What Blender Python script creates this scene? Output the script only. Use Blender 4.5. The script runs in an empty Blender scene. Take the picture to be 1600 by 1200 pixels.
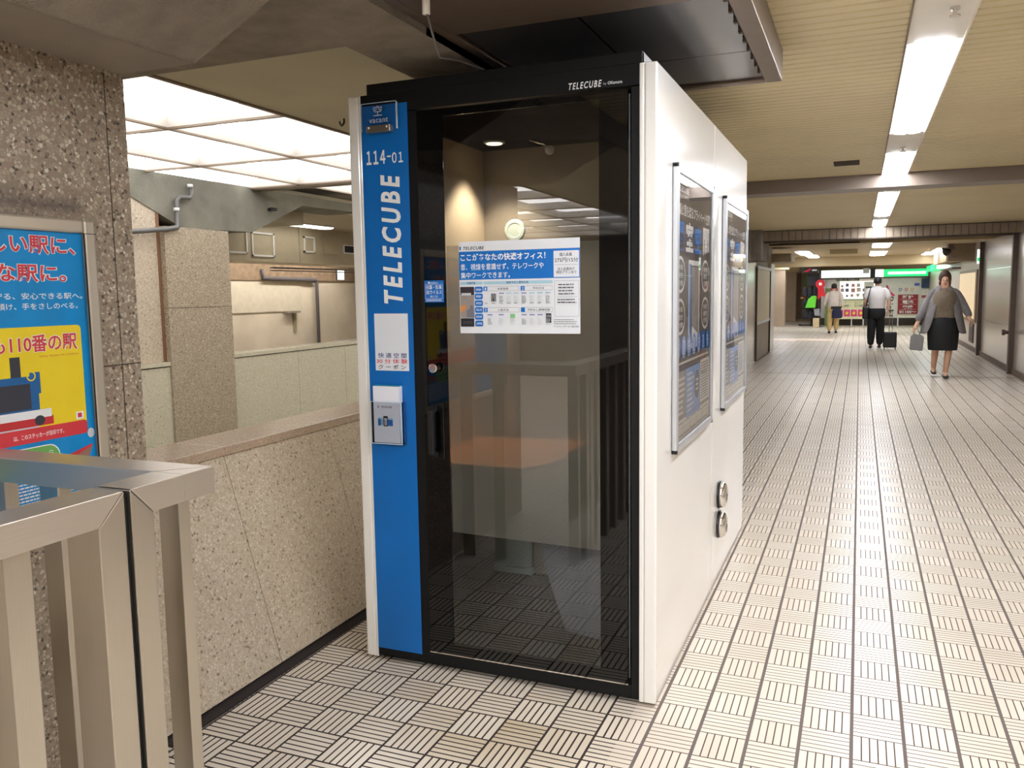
import bpy, math, random
from mathutils import Vector, Matrix
random.seed(7)
SC = bpy.context.scene
COL = SC.collection

# ------------------------------------------------------------------ camera
CAM = Vector((0.6306, -2.7395, 1.5010))
FPX, YAW, PITCH, ROLL = 1306.5, -0.3910, -0.1066, -0.0151
PPX, PPY = 804.28, 595.76
_cy, _sy, _cp, _sp = math.cos(YAW), math.sin(YAW), math.cos(PITCH), math.sin(PITCH)
FW = Vector((_sy*_cp, _cy*_cp, _sp)); _r = Vector((_cy, -_sy, 0)); _u = _r.cross(FW)
RT = math.cos(ROLL)*_r + math.sin(ROLL)*_u
UP = -math.sin(ROLL)*_r + math.cos(ROLL)*_u
cd = bpy.data.cameras.new('camera'); cam = bpy.data.objects.new('camera', cd); COL.objects.link(cam)
cd.sensor_fit = 'HORIZONTAL'; cd.sensor_width = 36.0; cd.lens = FPX/1600*36
cd.shift_x = -(PPX-800)/1600; cd.shift_y = (PPY-600)/1600
cd.clip_start = 0.05; cd.clip_end = 200
cam.matrix_world = Matrix(((RT.x, UP.x, -FW.x, CAM.x), (RT.y, UP.y, -FW.y, CAM.y), (RT.z, UP.z, -FW.z, CAM.z), (0, 0, 0, 1)))
SC.camera = cam

# ------------------------------------------------------------------ world, exposure
w = bpy.data.worlds.new('world'); SC.world = w; w.use_nodes = True
w.node_tree.nodes['Background'].inputs[0].default_value = (1.0, 0.9, 0.75, 1)
w.node_tree.nodes['Background'].inputs[1].default_value = 0.25
SC.view_settings.view_transform = 'Standard'; SC.view_settings.look = 'None'
SC.view_settings.gamma = 1.0; SC.view_settings.use_curve_mapping = False
SC.view_settings.exposure = 1.0
SC.cycles.use_denoising = True
SC.cycles.max_bounces = 10; SC.cycles.diffuse_bounces = 5; SC.cycles.glossy_bounces = 5
SC.cycles.transmission_bounces = 8; SC.cycles.sample_clamp_indirect = 6
SC.cycles.caustics_reflective = False; SC.cycles.caustics_refractive = False
STRIP_E, LUM_E, FAR_E = 21.0, 3.7, 7.0

# ------------------------------------------------------------------ helpers
def lin(c):
    o = []
    for v in c[:3]:
        v = v/255.0
        o.append(v/12.92 if v <= 0.04045 else ((v+0.055)/1.055)**2.4)
    return (o[0], o[1], o[2], 1.0)

MATS = {}
def mat(name):
    m = bpy.data.materials.new(name); m.use_nodes = True
    return m, m.node_tree, m.node_tree.nodes['Principled BSDF']

def pm(name, c, rough=0.5, metal=0.0, emis=0.0, ecol=None, spec=0.5, coat=0.0, vary=0.06, vscale=9.0, bump=0.0, bscale=120.0):
    """plain procedural material: a colour with slight noise variation and optional bump"""
    if name in MATS: return MATS[name]
    m, nt, b = mat(name)
    b.inputs['Roughness'].default_value = rough; b.inputs['Metallic'].default_value = metal
    b.inputs['Specular IOR Level'].default_value = spec
    b.inputs['Coat Weight'].default_value = coat; b.inputs['Coat Roughness'].default_value = 0.05
    base = lin(c)
    tc = nt.nodes.new('ShaderNodeTexCoord')
    if vary > 0:
        nz = nt.nodes.new('ShaderNodeTexNoise'); nz.inputs['Scale'].default_value = vscale; nz.inputs['Detail'].default_value = 4
        nt.links.new(tc.outputs['Object'], nz.inputs['Vector'])
        cr = nt.nodes.new('ShaderNodeValToRGB'); e = cr.color_ramp.elements
        e[0].position = 0.3; e[1].position = 0.7
        e[0].color = tuple(v*(1-vary*1.6) for v in base[:3])+(1,); e[1].color = tuple(min(1, v*(1+vary)) for v in base[:3])+(1,)
        nt.links.new(nz.outputs['Fac'], cr.inputs['Fac']); nt.links.new(cr.outputs['Color'], b.inputs['Base Color'])
    else:
        b.inputs['Base Color'].default_value = base
    if bump > 0:
        n2 = nt.nodes.new('ShaderNodeTexNoise'); n2.inputs['Scale'].default_value = bscale; n2.inputs['Detail'].default_value = 3
        nt.links.new(tc.outputs['Object'], n2.inputs['Vector'])
        bp = nt.nodes.new('ShaderNodeBump'); bp.inputs['Strength'].default_value = bump; bp.inputs['Distance'].default_value = 0.01
        nt.links.new(n2.outputs['Fac'], bp.inputs['Height']); nt.links.new(bp.outputs['Normal'], b.inputs['Normal'])
    if emis > 0:
        b.inputs['Emission Color'].default_value = lin(ecol or c); b.inputs['Emission Strength'].default_value = emis
    MATS[name] = m
    return m

def mth(nt, op, a, b=None, c=None):
    n = nt.nodes.new('ShaderNodeMath'); n.operation = op
    for i, v in enumerate((a, b, c)):
        if v is None: continue
        if isinstance(v, (int, float)): n.inputs[i].default_value = v
        else: nt.links.new(v, n.inputs[i])
    return n.outputs[0]

def mixc(nt, f, a, b):
    n = nt.nodes.new('ShaderNodeMix'); n.data_type = 'RGBA'
    if isinstance(f, (int, float)): n.inputs[0].default_value = f
    else: nt.links.new(f, n.inputs[0])
    for i, v in ((6, a), (7, b)):
        if isinstance(v, tuple): n.inputs[i].default_value = v
        else: nt.links.new(v, n.inputs[i])
    return n.outputs[2]

def floor_mat():
    """basket-weave of six-strip tile modules, wide grey joints along the passage"""
    m, nt, b = mat('strip_tile_floor')
    tc = nt.nodes.new('ShaderNodeTexCoord'); sx = nt.nodes.new('ShaderNodeSeparateXYZ')
    nt.links.new(tc.outputs['Object'], sx.inputs[0])
    U = mth(nt, 'DIVIDE', sx.outputs['X'], 0.161); V = mth(nt, 'DIVIDE', sx.outputs['Y'], 0.161*0.9625)
    iu = mth(nt, 'FLOOR', U); iv = mth(nt, 'FLOOR', V)
    fu = mth(nt, 'SUBTRACT', U, iu); fv = mth(nt, 'SUBTRACT', V, iv)
    par = mth(nt, 'ABSOLUTE', mth(nt, 'MODULO', mth(nt, 'ADD', iu, iv), 2.0))      # 0: strips run along Y
    wide = mth(nt, 'GREATER_THAN', U, -0.5)
    jw = mth(nt, 'ADD', mth(nt, 'MULTIPLY', wide, 0.009), 0.027)                    # half width of the joints along Y
    du = mth(nt, 'MINIMUM', fu, mth(nt, 'SUBTRACT', 1.0, fu)); dv = mth(nt, 'MINIMUM', fv, mth(nt, 'SUBTRACT', 1.0, fv))
    ju = mth(nt, 'LESS_THAN', du, jw); jv = mth(nt, 'LESS_THAN', dv, mth(nt, 'SUBTRACT', 0.025, mth(nt, 'MULTIPLY', wide, 0.009)))
    # strip coordinate across the module
    span = mth(nt, 'SUBTRACT', 1.0, mth(nt, 'MULTIPLY', jw, 2.0))
    ga = mth(nt, 'DIVIDE', mth(nt, 'SUBTRACT', fu, jw), span)
    gb = mth(nt, 'DIVIDE', mth(nt, 'SUBTRACT', fv, 0.0125), 0.975)
    g = mth(nt, 'ADD', mth(nt, 'MULTIPLY', ga, mth(nt, 'SUBTRACT', 1.0, par)), mth(nt, 'MULTIPLY', gb, par))
    s = mth(nt, 'MULTIPLY', g, 6.0); si = mth(nt, 'FLOOR', s); fs = mth(nt, 'SUBTRACT', s, si)
    ds = mth(nt, 'MINIMUM', fs, mth(nt, 'SUBTRACT', 1.0, fs))
    inner = mth(nt, 'MULTIPLY', mth(nt, 'GREATER_THAN', s, 0.3), mth(nt, 'LESS_THAN', s, 5.7))
    js = mth(nt, 'MULTIPLY', mth(nt, 'LESS_THAN', ds, mth(nt, 'SUBTRACT', 0.125, mth(nt, 'MULTIPLY', wide, 0.042))), inner)
    grout = mth(nt, 'MAXIMUM', mth(nt, 'MAXIMUM', ju, jv), js)
    # colour of each strip
    cmb = nt.nodes.new('ShaderNodeCombineXYZ')
    nt.links.new(iu, cmb.inputs[0]); nt.links.new(iv, cmb.inputs[1]); nt.links.new(si, cmb.inputs[2])
    wn = nt.nodes.new('ShaderNodeTexWhiteNoise'); wn.noise_dimensions = '3D'; nt.links.new(cmb.outputs[0], wn.inputs['Vector'])
    cmb2 = nt.nodes.new('ShaderNodeCombineXYZ'); nt.links.new(iu, cmb2.inputs[0]); nt.links.new(iv, cmb2.inputs[1])
    wn2 = nt.nodes.new('ShaderNodeTexWhiteNoise'); wn2.noise_dimensions = '3D'; nt.links.new(cmb2.outputs[0], wn2.inputs['Vector'])
    t1 = mixc(nt, wn2.outputs['Value'], lin((216, 205, 188)), lin((226, 216, 202)))
    t2 = mixc(nt, mth(nt, 'MULTIPLY', wn.outputs['Value'], 0.35), t1, lin((205, 191, 170)))
    nz = nt.nodes.new('ShaderNodeTexNoise'); nz.inputs['Scale'].default_value = 1.6; nz.inputs['Detail'].default_value = 6
    nt.links.new(tc.outputs['Object'], nz.inputs['Vector'])
    # yellowed worn patch in front of the booth door and dirt elsewhere
    dx = mth(nt, 'MULTIPLY', mth(nt, 'ADD', sx.outputs['X'], 0.55), 1.3); dy = mth(nt, 'MULTIPLY', mth(nt, 'ADD', sx.outputs['Y'], 0.18), 2.2)
    dd = mth(nt, 'SQRT', mth(nt, 'ADD', mth(nt, 'MULTIPLY', dx, dx), mth(nt, 'MULTIPLY', dy, dy)))
    worn = mth(nt, 'MULTIPLY', mth(nt, 'SUBTRACT', 1.0, mth(nt, 'MINIMUM', dd, 1.0)), mth(nt, 'MULTIPLY', wn2.outputs['Value'], 0.9))
    dirt = mth(nt, 'MULTIPLY', mth(nt, 'GREATER_THAN', nz.outputs['Fac'], 0.5), 0.0)
    t3 = mixc(nt, worn, t2, lin((176, 154, 112)))
    nl = mth(nt, 'MULTIPLY', mth(nt, 'SUBTRACT', nz.outputs['Fac'], 0.35), 0.5)
    t4 = mixc(nt, mth(nt, 'MAXIMUM', nl, 0.0), t3, lin((196, 182, 158)))
    gc = mixc(nt, mth(nt, 'MULTIPLY', ju, wide), mixc(nt, wide, lin((44, 32, 26)), lin((78, 60, 50))), lin((104, 92, 86)))
    t5 = mixc(nt, grout, t4, gc)
    nt.links.new(t5, b.inputs['Base Color'])
    rg = mth(nt, 'ADD', mth(nt, 'MULTIPLY', grout, 0.45), mth(nt, 'ADD', 0.22, mth(nt, 'MULTIPLY', nz.outputs['Fac'], 0.25)))
    nt.links.new(rg, b.inputs['Roughness'])
    bp = nt.nodes.new('ShaderNodeBump'); bp.inputs['Strength'].default_value = 0.35; bp.inputs['Distance'].default_value = 0.002
    nt.links.new(mth(nt, 'SUBTRACT', 1.0, grout), bp.inputs['Height']); nt.links.new(bp.outputs['Normal'], b.inputs['Normal'])
    return m

def terrazzo(name, scale, matrix, stones, rough=0.45, thr=0.06, stain=False):
    """exposed-aggregate stone: voronoi chips in a mortar matrix"""
    m, nt, b = mat(name)
    tc = nt.nodes.new('ShaderNodeTexCoord')
    wob = nt.nodes.new('ShaderNodeTexNoise'); wob.inputs['Scale'].default_value = scale*1.3; wob.inputs['Detail'].default_value = 2
    nt.links.new(tc.outputs['Object'], wob.inputs['Vector'])
    va = nt.nodes.new('ShaderNodeVectorMath'); va.operation = 'SCALE'; va.inputs['Scale'].default_value = 0.5/scale
    nt.links.new(wob.outputs['Color'], va.inputs[0])
    ad = nt.nodes.new('ShaderNodeVectorMath'); ad.operation = 'ADD'
    nt.links.new(tc.outputs['Object'], ad.inputs[0]); nt.links.new(va.outputs[0], ad.inputs[1])
    v1 = nt.nodes.new('ShaderNodeTexVoronoi'); v1.inputs['Scale'].default_value = scale; nt.links.new(ad.outputs[0], v1.inputs['Vector'])
    v2 = nt.nodes.new('ShaderNodeTexVoronoi'); v2.feature = 'DISTANCE_TO_EDGE'; v2.inputs['Scale'].default_value = scale
    nt.links.new(ad.outputs[0], v2.inputs['Vector'])
    sc = nt.nodes.new('ShaderNodeSeparateColor'); nt.links.new(v1.outputs['Color'], sc.inputs[0])
    cr = nt.nodes.new('ShaderNodeValToRGB'); cr.color_ramp.interpolation = 'CONSTANT'
    els = cr.color_ramp.elements; p = 0.0
    tot = sum(s[0] for s in stones)
    for k, (wt, c) in enumerate(stones):
        if k == 0: els[0].position = 0; els[0].color = lin(c)
        elif k == 1: els[1].position = p; els[1].color = lin(c)
        else:
            e = els.new(p); e.color = lin(c)
        p += wt/tot
    nt.links.new(sc.outputs[0], cr.inputs['Fac'])
    nz = nt.nodes.new('ShaderNodeTexNoise'); nz.inputs['Scale'].default_value = 3.0; nz.inputs['Detail'].default_value = 5
    nt.links.new(tc.outputs['Object'], nz.inputs['Vector'])
    edge = mth(nt, 'LESS_THAN', v2.outputs['Distance'], mth(nt, 'ADD', thr, mth(nt, 'MULTIPLY', sc.outputs[1], thr*2.2)))
    c1 = mixc(nt, edge, cr.outputs['Color'], lin(matrix))
    c2 = mixc(nt, mth(nt, 'MULTIPLY', nz.outputs['Fac'], 0.25), c1, lin(tuple(v*0.82 for v in matrix)))
    if stain:   # soot band on the stone just above the poster frame
        sp = nt.nodes.new('ShaderNodeSeparateXYZ'); nt.links.new(tc.outputs['Object'], sp.inputs[0])
        zd = mth(nt, 'MINIMUM', mth(nt, 'DIVIDE', mth(nt, 'ABSOLUTE', mth(nt, 'SUBTRACT', sp.outputs['Z'], 1.765)), mth(nt, 'MULTIPLY', nz.outputs['Fac'], .11)), 1.0)
        yd = mth(nt, 'MINIMUM', mth(nt, 'MAXIMUM', mth(nt, 'DIVIDE', mth(nt, 'SUBTRACT', .62, sp.outputs['Y']), .06), 0.0), 1.0)
        c2 = mixc(nt, mth(nt, 'MULTIPLY', mth(nt, 'MULTIPLY', mth(nt, 'SUBTRACT', 1.0, zd), yd), .85), c2, lin((84, 72, 62)))
    nt.links.new(c2, b.inputs['Base Color'])
    b.inputs['Roughness'].default_value = rough
    bp = nt.nodes.new('ShaderNodeBump'); bp.inputs['Strength'].default_value = 0.12; bp.inputs['Distance'].default_value = 0.002
    nt.links.new(mth(nt, 'SUBTRACT', 1.0, edge), bp.inputs['Height']); nt.links.new(bp.outputs['Normal'], b.inputs['Normal'])
    return m

def brushed(name, c, rough, axis=(1, 60, 60), metal=1.0):
    m, nt, b = mat(name)
    tc = nt.nodes.new('ShaderNodeTexCoord'); mp = nt.nodes.new('ShaderNodeMapping'); mp.inputs['Scale'].default_value = axis
    nt.links.new(tc.outputs['Object'], mp.inputs['Vector'])
    nz = nt.nodes.new('ShaderNodeTexNoise'); nz.inputs['Scale'].default_value = 8; nz.inputs['Detail'].default_value = 5
    nt.links.new(mp.outputs[0], nz.inputs['Vector'])
    cr = nt.nodes.new('ShaderNodeValToRGB'); e = cr.color_ramp.elements; e[0].position = .25; e[1].position = .75
    base = lin(c); e[0].color = tuple(v*.93 for v in base[:3])+(1,); e[1].color = base
    nt.links.new(nz.outputs['Fac'], cr.inputs['Fac']); nt.links.new(cr.outputs['Color'], b.inputs['Base Color'])
    b.inputs['Metallic'].default_value = metal
    nt.links.new(mth(nt, 'ADD', rough-0.05, mth(nt, 'MULTIPLY', nz.outputs['Fac'], 0.14)), b.inputs['Roughness'])
    return m

def glass_mat(name, tint=(235, 240, 238), rough=0.0, ior=1.5, alpha_mix=None, diff=None):
    """thin sheet: clear transparency with a fresnel reflection on top; optional frosted share"""
    m = bpy.data.materials.new(name); m.use_nodes = True; nt = m.node_tree; nt.nodes.clear()
    out = nt.nodes.new('ShaderNodeOutputMaterial')
    tr = nt.nodes.new('ShaderNodeBsdfTransparent'); tr.inputs[0].default_value = lin(tint)
    gl = nt.nodes.new('ShaderNodeBsdfGlossy'); gl.inputs['Roughness'].default_value = rough; gl.inputs[0].default_value = (1, 1, 1, 1)
    fr = nt.nodes.new('ShaderNodeFresnel'); fr.inputs[0].default_value = ior
    mx = nt.nodes.new('ShaderNodeMixShader')
    nt.links.new(fr.outputs[0], mx.inputs[0])
    nt.links.new(tr.outputs[0], mx.inputs[1]); nt.links.new(gl.outputs[0], mx.inputs[2])
    nt.links.new(mx.outputs[0], out.inputs[0])
    return m

def frost_mat():
    m = bpy.data.materials.new('frosted_film'); m.use_nodes = True; nt = m.node_tree; nt.nodes.clear()
    out = nt.nodes.new('ShaderNodeOutputMaterial')
    rf = nt.nodes.new('ShaderNodeBsdfRefraction'); rf.inputs['Roughness'].default_value = 0.33; rf.inputs['IOR'].default_value = 1.08
    rf.inputs[0].default_value = lin((236, 232, 226))
    df = nt.nodes.new('ShaderNodeBsdfDiffuse'); df.inputs[0].default_value = lin((190, 182, 168))
    nz = nt.nodes.new('ShaderNodeTexNoise'); nz.inputs['Scale'].default_value = 2.2; nz.inputs['Detail'].default_value = 6
    tc = nt.nodes.new('ShaderNodeTexCoord'); nt.links.new(tc.outputs['Object'], nz.inputs['Vector'])
    mx = nt.nodes.new('ShaderNodeMixShader')
    nt.links.new(mth(nt, 'ADD', 0.32, mth(nt, 'MULTIPLY', nz.outputs['Fac'], 0.18)), mx.inputs[0])
    nt.links.new(rf.outputs[0], mx.inputs[1]); nt.links.new(df.outputs[0], mx.inputs[2]); nt.links.new(mx.outputs[0], out.inputs[0])
    return m

ORG = {}
class MB:
    def __init__(self): self.v = []; self.f = []; self.m = []; self.mats = []
    def mi(self, m):
        if m not in self.mats: self.mats.append(m)
        return self.mats.index(m)
    def add(self, vs, fs, m):
        o = len(self.v); self.v += [tuple(p) for p in vs]; k = self.mi(m)
        for f in fs: self.f.append(tuple(i+o for i in f)); self.m.append(k)
        return self
    def box(self, x0, x1, y0, y1, z0, z1, m):
        vs = [(x, y, z) for x in (x0, x1) for y in (y0, y1) for z in (z0, z1)]
        return self.add(vs, [(0, 1, 3, 2), (4, 6, 7, 5), (0, 4, 5, 1), (2, 3, 7, 6), (0, 2, 6, 4), (1, 5, 7, 3)], m)
    def prism(self, pts, d, m):
        """pts: planar polygon (3d), d: extrusion vector"""
        n = len(pts); d = Vector(d)
        vs = [tuple(p) for p in pts]+[tuple(Vector(p)+d) for p in pts]
        fs = [tuple(range(n))[::-1], tuple(range(n, 2*n))]+[(i, (i+1) % n, n+(i+1) % n, n+i) for i in range(n)]
        return self.add(vs, fs, m)
    def tube(self, path, r, m, n=12, cap=True):
        path = [Vector(p) for p in path]; rs = r if isinstance(r, (list, tuple)) else [r]*len(path)
        rings = []; up = Vector((0, 0, 1)); prev = None
        for i, p in enumerate(path):
            t = (path[min(i+1, len(path)-1)]-path[max(i-1, 0)]).normalized()
            if prev is None:
                a = up if abs(t.z) < .9 else Vector((1, 0, 0)); nx = t.cross(a).normalized()
            else:
                nx = (prev-t*prev.dot(t)).normalized()
            prev = nx; ny = t.cross(nx)
            rings.append([p+nx*math.cos(2*math.pi*k/n)*rs[i]+ny*math.sin(2*math.pi*k/n)*rs[i] for k in range(n)])
        return self.loft(rings, m, True, cap)
    def loft(self, rings, m, closed=True, cap=True):
        n = len(rings[0]); vs = [p for r in rings for p in r]; fs = []
        for i in range(len(rings)-1):
            for k in range(n if closed else n-1):
                a = i*n+k; b2 = i*n+(k+1) % n
                fs.append((a, b2, b2+n, a+n))
        if cap and closed:
            fs.append(tuple(range(n))[::-1]); fs.append(tuple((len(rings)-1)*n+k for k in range(n)))
        return self.add(vs, fs, m)
    def lathe(self, c, axis, prof, m, n=32):
        """prof: list of (distance along axis, radius)"""
        c = Vector(c); ax = Vector(axis).normalized(); a = Vector((0, 0, 1)) if abs(ax.z) < .9 else Vector((1, 0, 0))
        e1 = ax.cross(a).normalized(); e2 = ax.cross(e1)
        return self.loft([[c+ax*h+(e1*math.cos(2*math.pi*k/n)+e2*math.sin(2*math.pi*k/n))*max(r, 1e-4) for k in range(n)] for h, r in prof], m)
    def build(self, name, parent=None, org=None, smooth=False, bevel=0.0, solid=0.0, sub=0):
        me = bpy.data.meshes.new(name)
        if org is None: org = ORG.get(parent.name, Vector((0, 0, 0))) if parent else Vector((0, 0, 0))
        org = Vector(org)
        me.from_pydata([tuple(Vector(p)-org) for p in self.v], [], self.f)
        for m in self.mats: me.materials.append(m)
        for p, k in zip(me.polygons, self.m): p.material_index = k; p.use_smooth = smooth
        me.validate(); me.update()
        o = bpy.data.objects.new(name, me); COL.objects.link(o)
        if parent: o.parent = parent
        else: o.location = org
        ORG[o.name] = org
        if solid:
            s = o.modifiers.new('solid', 'SOLIDIFY'); s.thickness = solid; s.offset = 0
        if bevel:
            b = o.modifiers.new('bevel', 'BEVEL'); b.width = bevel; b.segments = 2; b.limit_method = 'ANGLE'
        if sub:
            s = o.modifiers.new('sub', 'SUBSURF'); s.levels = sub; s.render_levels = sub
        return o

def tag(o, label, cat=None, group=None, kind=None):
    o['label'] = label
    if cat: o['category'] = cat
    if group: o['group'] = group
    if kind: o['kind'] = kind
    return o
def thing(name, label, cat, loc, group=None, kind=None):
    o = bpy.data.objects.new(name, None); COL.objects.link(o); o.location = loc; o.empty_display_size = 0.1
    ORG[o.name] = Vector(loc)
    return tag(o, label, cat, group, kind)
def struct(name, mb, label, cat, org=None, **k):
    return tag(mb.build(name, org=org, **k), label, cat, kind='structure')

_tc = {}
def text_mesh(body, bold=0.0, shear=0.0, space=1.0):
    key = (body, bold, shear, space)
    if key in _tc: return _tc[key]
    c = bpy.data.curves.new('t', 'FONT'); c.body = body; c.resolution_u = 3; c.offset = bold; c.shear = shear; c.space_character = space
    c.space_line = 1.0
    o = bpy.data.objects.new('t', c); COL.objects.link(o); bpy.context.view_layer.update()
    me = bpy.data.meshes.new_from_object(o.evaluated_get(bpy.context.evaluated_depsgraph_get()))
    vs = [(v.co.x, v.co.y) for v in me.vertices]; fs = [tuple(p.vertices) for p in me.polygons]
    bpy.data.objects.remove(o); bpy.data.curves.remove(c); bpy.data.meshes.remove(me)
    x0 = min(v[0] for v in vs); x1 = max(v[0] for v in vs); y0 = min(v[1] for v in vs); y1 = max(v[1] for v in vs)
    _tc[key] = ([((x-x0)/(x1-x0), (y-y0)/max(y1-y0, 1e-6)) for x, y in vs], fs)
    return _tc[key]

class Sheet:
    """flat printed matter on a plane: each item sits a hair above the one before"""
    def __init__(self, o, u, v, step=0.00004, first=0.0002):
        self.o = Vector(o); self.u = Vector(u); self.v = Vector(v); self.n = self.u.cross(self.v).normalized()
        self.mb = MB(); self.h = first; self.step = step
    def P(self, x, y): return self.o+self.u*x+self.v*y+self.n*self.h
    def poly(self, pts, m):
        self.mb.add([self.P(*p) for p in pts], [tuple(range(len(pts)))], m); self.h += self.step; return self
    def r(self, x0, y0, x1, y1, m): return self.poly([(x0, y0), (x1, y0), (x1, y1), (x0, y1)], m)
    def rr(self, x0, y0, x1, y1, m, rad, n=5):
        pts = []
        for cx, cy, a in ((x1-rad, y0+rad, -90), (x1-rad, y1-rad, 0), (x0+rad, y1-rad, 90), (x0+rad, y0+rad, 180)):
            for k in range(n+1):
                t = math.radians(a+90*k/n); pts.append((cx+rad*math.cos(t), cy+rad*math.sin(t)))
        return self.poly(pts, m)
    def e(self, cx, cy, rx, ry, m, n=28):
        return self.poly([(cx+rx*math.cos(2*math.pi*k/n), cy+ry*math.sin(2*math.pi*k/n)) for k in range(n)], m)
    def frame(self, x0, y0, x1, y1, t, m):
        for a in ((x0, y0, x1, y0+t), (x0, y1-t, x1, y1), (x0, y0+t, x0+t, y1-t), (x1-t, y0+t, x1, y1-t)):
            vs = [(a[0], a[1]), (a[2], a[1]), (a[2], a[3]), (a[0], a[3])]
            self.mb.add([self.P(*p) for p in vs], [(0, 1, 2, 3)], m)
        self.h += self.step; return self
    def ring(self, cx, cy, rx, ry, t, m, n=28):
        vs = []
        for k in range(n):
            a = 2*math.pi*k/n
            vs += [self.P(cx+rx*math.cos(a), cy+ry*math.sin(a)), self.P(cx+(rx-t)*math.cos(a), cy+(ry-t)*math.sin(a))]
        self.mb.add(vs, [(2*k, (2*k+2) % (2*n), (2*k+3) % (2*n), 2*k+1) for k in range(n)], m); self.h += self.step; return self
    def t(self, body, x0, y0, x1, y1, m, bold=0.0, shear=0.0, rot=0, space=1.0):
        vs, fs = text_mesh(body, bold, shear, space); out = []
        for a, b in vs:
            if rot == 90: a, b = 1-b, a
            elif rot == -90: a, b = b, 1-a
            out.append(self.P(x0+a*(x1-x0), y0+b*(y1-y0)))
        self.mb.add(out, fs, m); self.h += self.step; return self
    def lines(self, x0, y0, x1, y1, n, m, fill=0.45, jit=0.35):
        """rows of small print as short dashes"""
        p = (y1-y0)/n
        for k in range(n):
            y = y1-p*(k+.5); xe = x1-(x1-x0)*jit*random.random(); x = x0
            while x < xe-.0005:
                wd = min(p*random.uniform(.5, 1.6), xe-x)
                self.mb.add([self.P(*q) for q in ((x, y-p*fill/2), (x+wd, y-p*fill/2), (x+wd, y+p*fill/2), (x, y+p*fill/2))], [(0, 1, 2, 3)], m)
                x += wd+p*.22
        self.h += self.step; return self
    def build(self, name, parent, **k): return self.mb.build(name, parent, **k)

# ------------------------------------------------------------------ materials
FLOOR = floor_mat()
GRAN = terrazzo('coarse_pink_aggregate', 92, (140, 124, 104), [(6, (158, 142, 122)), (5, (182, 167, 145)), (4, (142, 120, 102)), (2.5, (208, 198, 180)), (3, (164, 140, 122)), (2.2, (56, 47, 42)), (1.6, (90, 76, 66)), (3, (136, 124, 106))], rough=0.42, thr=0.045, stain=True)
GRAN2 = terrazzo('brown_fine_aggregate', 85, (152, 138, 118), [(6, (168, 154, 134)), (5, (186, 174, 154)), (4, (144, 130, 110)), (1.2, (90, 80, 70)), (3, (158, 144, 124))], rough=0.25)
PARA = terrazzo('pale_aggregate', 100, (194, 177, 152), [(6, (204, 190, 166)), (5, (220, 209, 190)), (4, (182, 166, 142)), (1.2, (132, 117, 100)), (3, (208, 195, 174))], rough=0.5)
PARA2 = terrazzo('greenish_pale_aggregate', 85, (184, 178, 156), [(6, (196, 190, 168)), (5, (208, 203, 184)), (4, (186, 180, 156)), (.6, (150, 140, 124))], rough=0.22)
COPE = terrazzo('polished_coping_stone', 140, (176, 152, 128), [(5, (190, 168, 144)), (5, (178, 154, 130)), (3, (204, 184, 160)), (1, (140, 118, 98))], rough=0.16)
CONC = pm('grey_concrete', (134, 126, 114), 0.85, vary=.16, vscale=3.5, bump=.6, bscale=60)
CONC_R = pm('rough_brown_concrete', (142, 130, 114), 0.9, vary=.14, vscale=9, bump=1.0, bscale=170)
CONC_S = pm('smooth_brown_concrete', (138, 126, 112), 0.8, vary=.10, vscale=3, bump=.2)
OLIVE = pm('olive_painted_soffit', (178, 168, 142), 0.7, vary=.05, vscale=2, bump=.15)
CEIL = pm('cream_ribbed_metal', (206, 191, 150), 0.45, vary=.05, vscale=1.2)
CEILF = pm('cream_flat_ceiling', (190, 172, 134), 0.6, vary=.06, vscale=1.0)
STEELP = brushed('brown_steel_panel', (120, 104, 90), 0.38, (1, 1, 1), metal=.6)
DARKST = brushed('dark_stainless_panel', (112, 108, 106), 0.20, (1, 1, 1), metal=.9)
RAILM = brushed('brushed_stainless', (192, 184, 170), 0.30, (60, 60, .6))
RAILH = brushed('brushed_stainless_rail', (200, 191, 179), 0.40, (1, 1, 60))
WALLP = brushed('steel_wall_panel', (214, 204, 194), 0.22, (1, 30, 1), metal=.55)
WHITE = pm('white_booth_panel', (236, 233, 226), 0.16, coat=.4, vary=.012, vscale=2)
ROOFG = pm('pale_grey_roof_metal', (196, 194, 194), 0.4, vary=.03)
BLACK = pm('black_matte_frame', (9, 9, 10), 0.5, spec=.28, vary=.05, bump=.15, bscale=900)
BLKG = pm('black_glass_border', (6, 6, 7), 0.03, spec=.5, vary=0)
BLUE = pm('blue_vinyl', (0, 104, 184), 0.35, vary=.02)
WPRT = pm('white_print', (240, 240, 238), 0.5, vary=0)
KPRT = pm('black_print', (22, 22, 24), 0.5, vary=0)
GPRT = pm('grey_print', (120, 122, 126), 0.5, vary=0)
LGPR = pm('light_grey_print', (205, 208, 210), 0.5, vary=0)
RPRT = pm('red_print', (214, 58, 66), 0.5, vary=0)
BPRT = pm('bright_blue_print', (0, 110, 196), 0.4, vary=0)
CYPR = pm('pale_blue_print', (170, 208, 222), 0.5, vary=0)
CHROME = brushed('chrome', (225, 222, 218), 0.10, (1, 1, 1))
BLKP = pm('black_plastic', (26, 26, 28), 0.35, vary=.03)
GLASS = glass_mat('clear_glass', ior=1.85)
ACRY = glass_mat('clear_acrylic', tint=(252, 253, 255), ior=1.35)
FROST = frost_mat()
FLU = pm('fluorescent_diffuser', (255, 250, 240), 0.5, emis=STRIP_E, ecol=(244, 247, 255), vary=0)
FLUF = pm('far_fluorescent_diffuser', (255, 250, 240), 0.5, emis=FAR_E, ecol=(244, 247, 255), vary=0)
HOUS = pm('white_lamp_housing', (226, 220, 208), 0.5, vary=.02)
LUM = pm('luminous_acrylic', (250, 248, 244), 0.4, emis=LUM_E, ecol=(250, 249, 250), vary=0)
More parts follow.
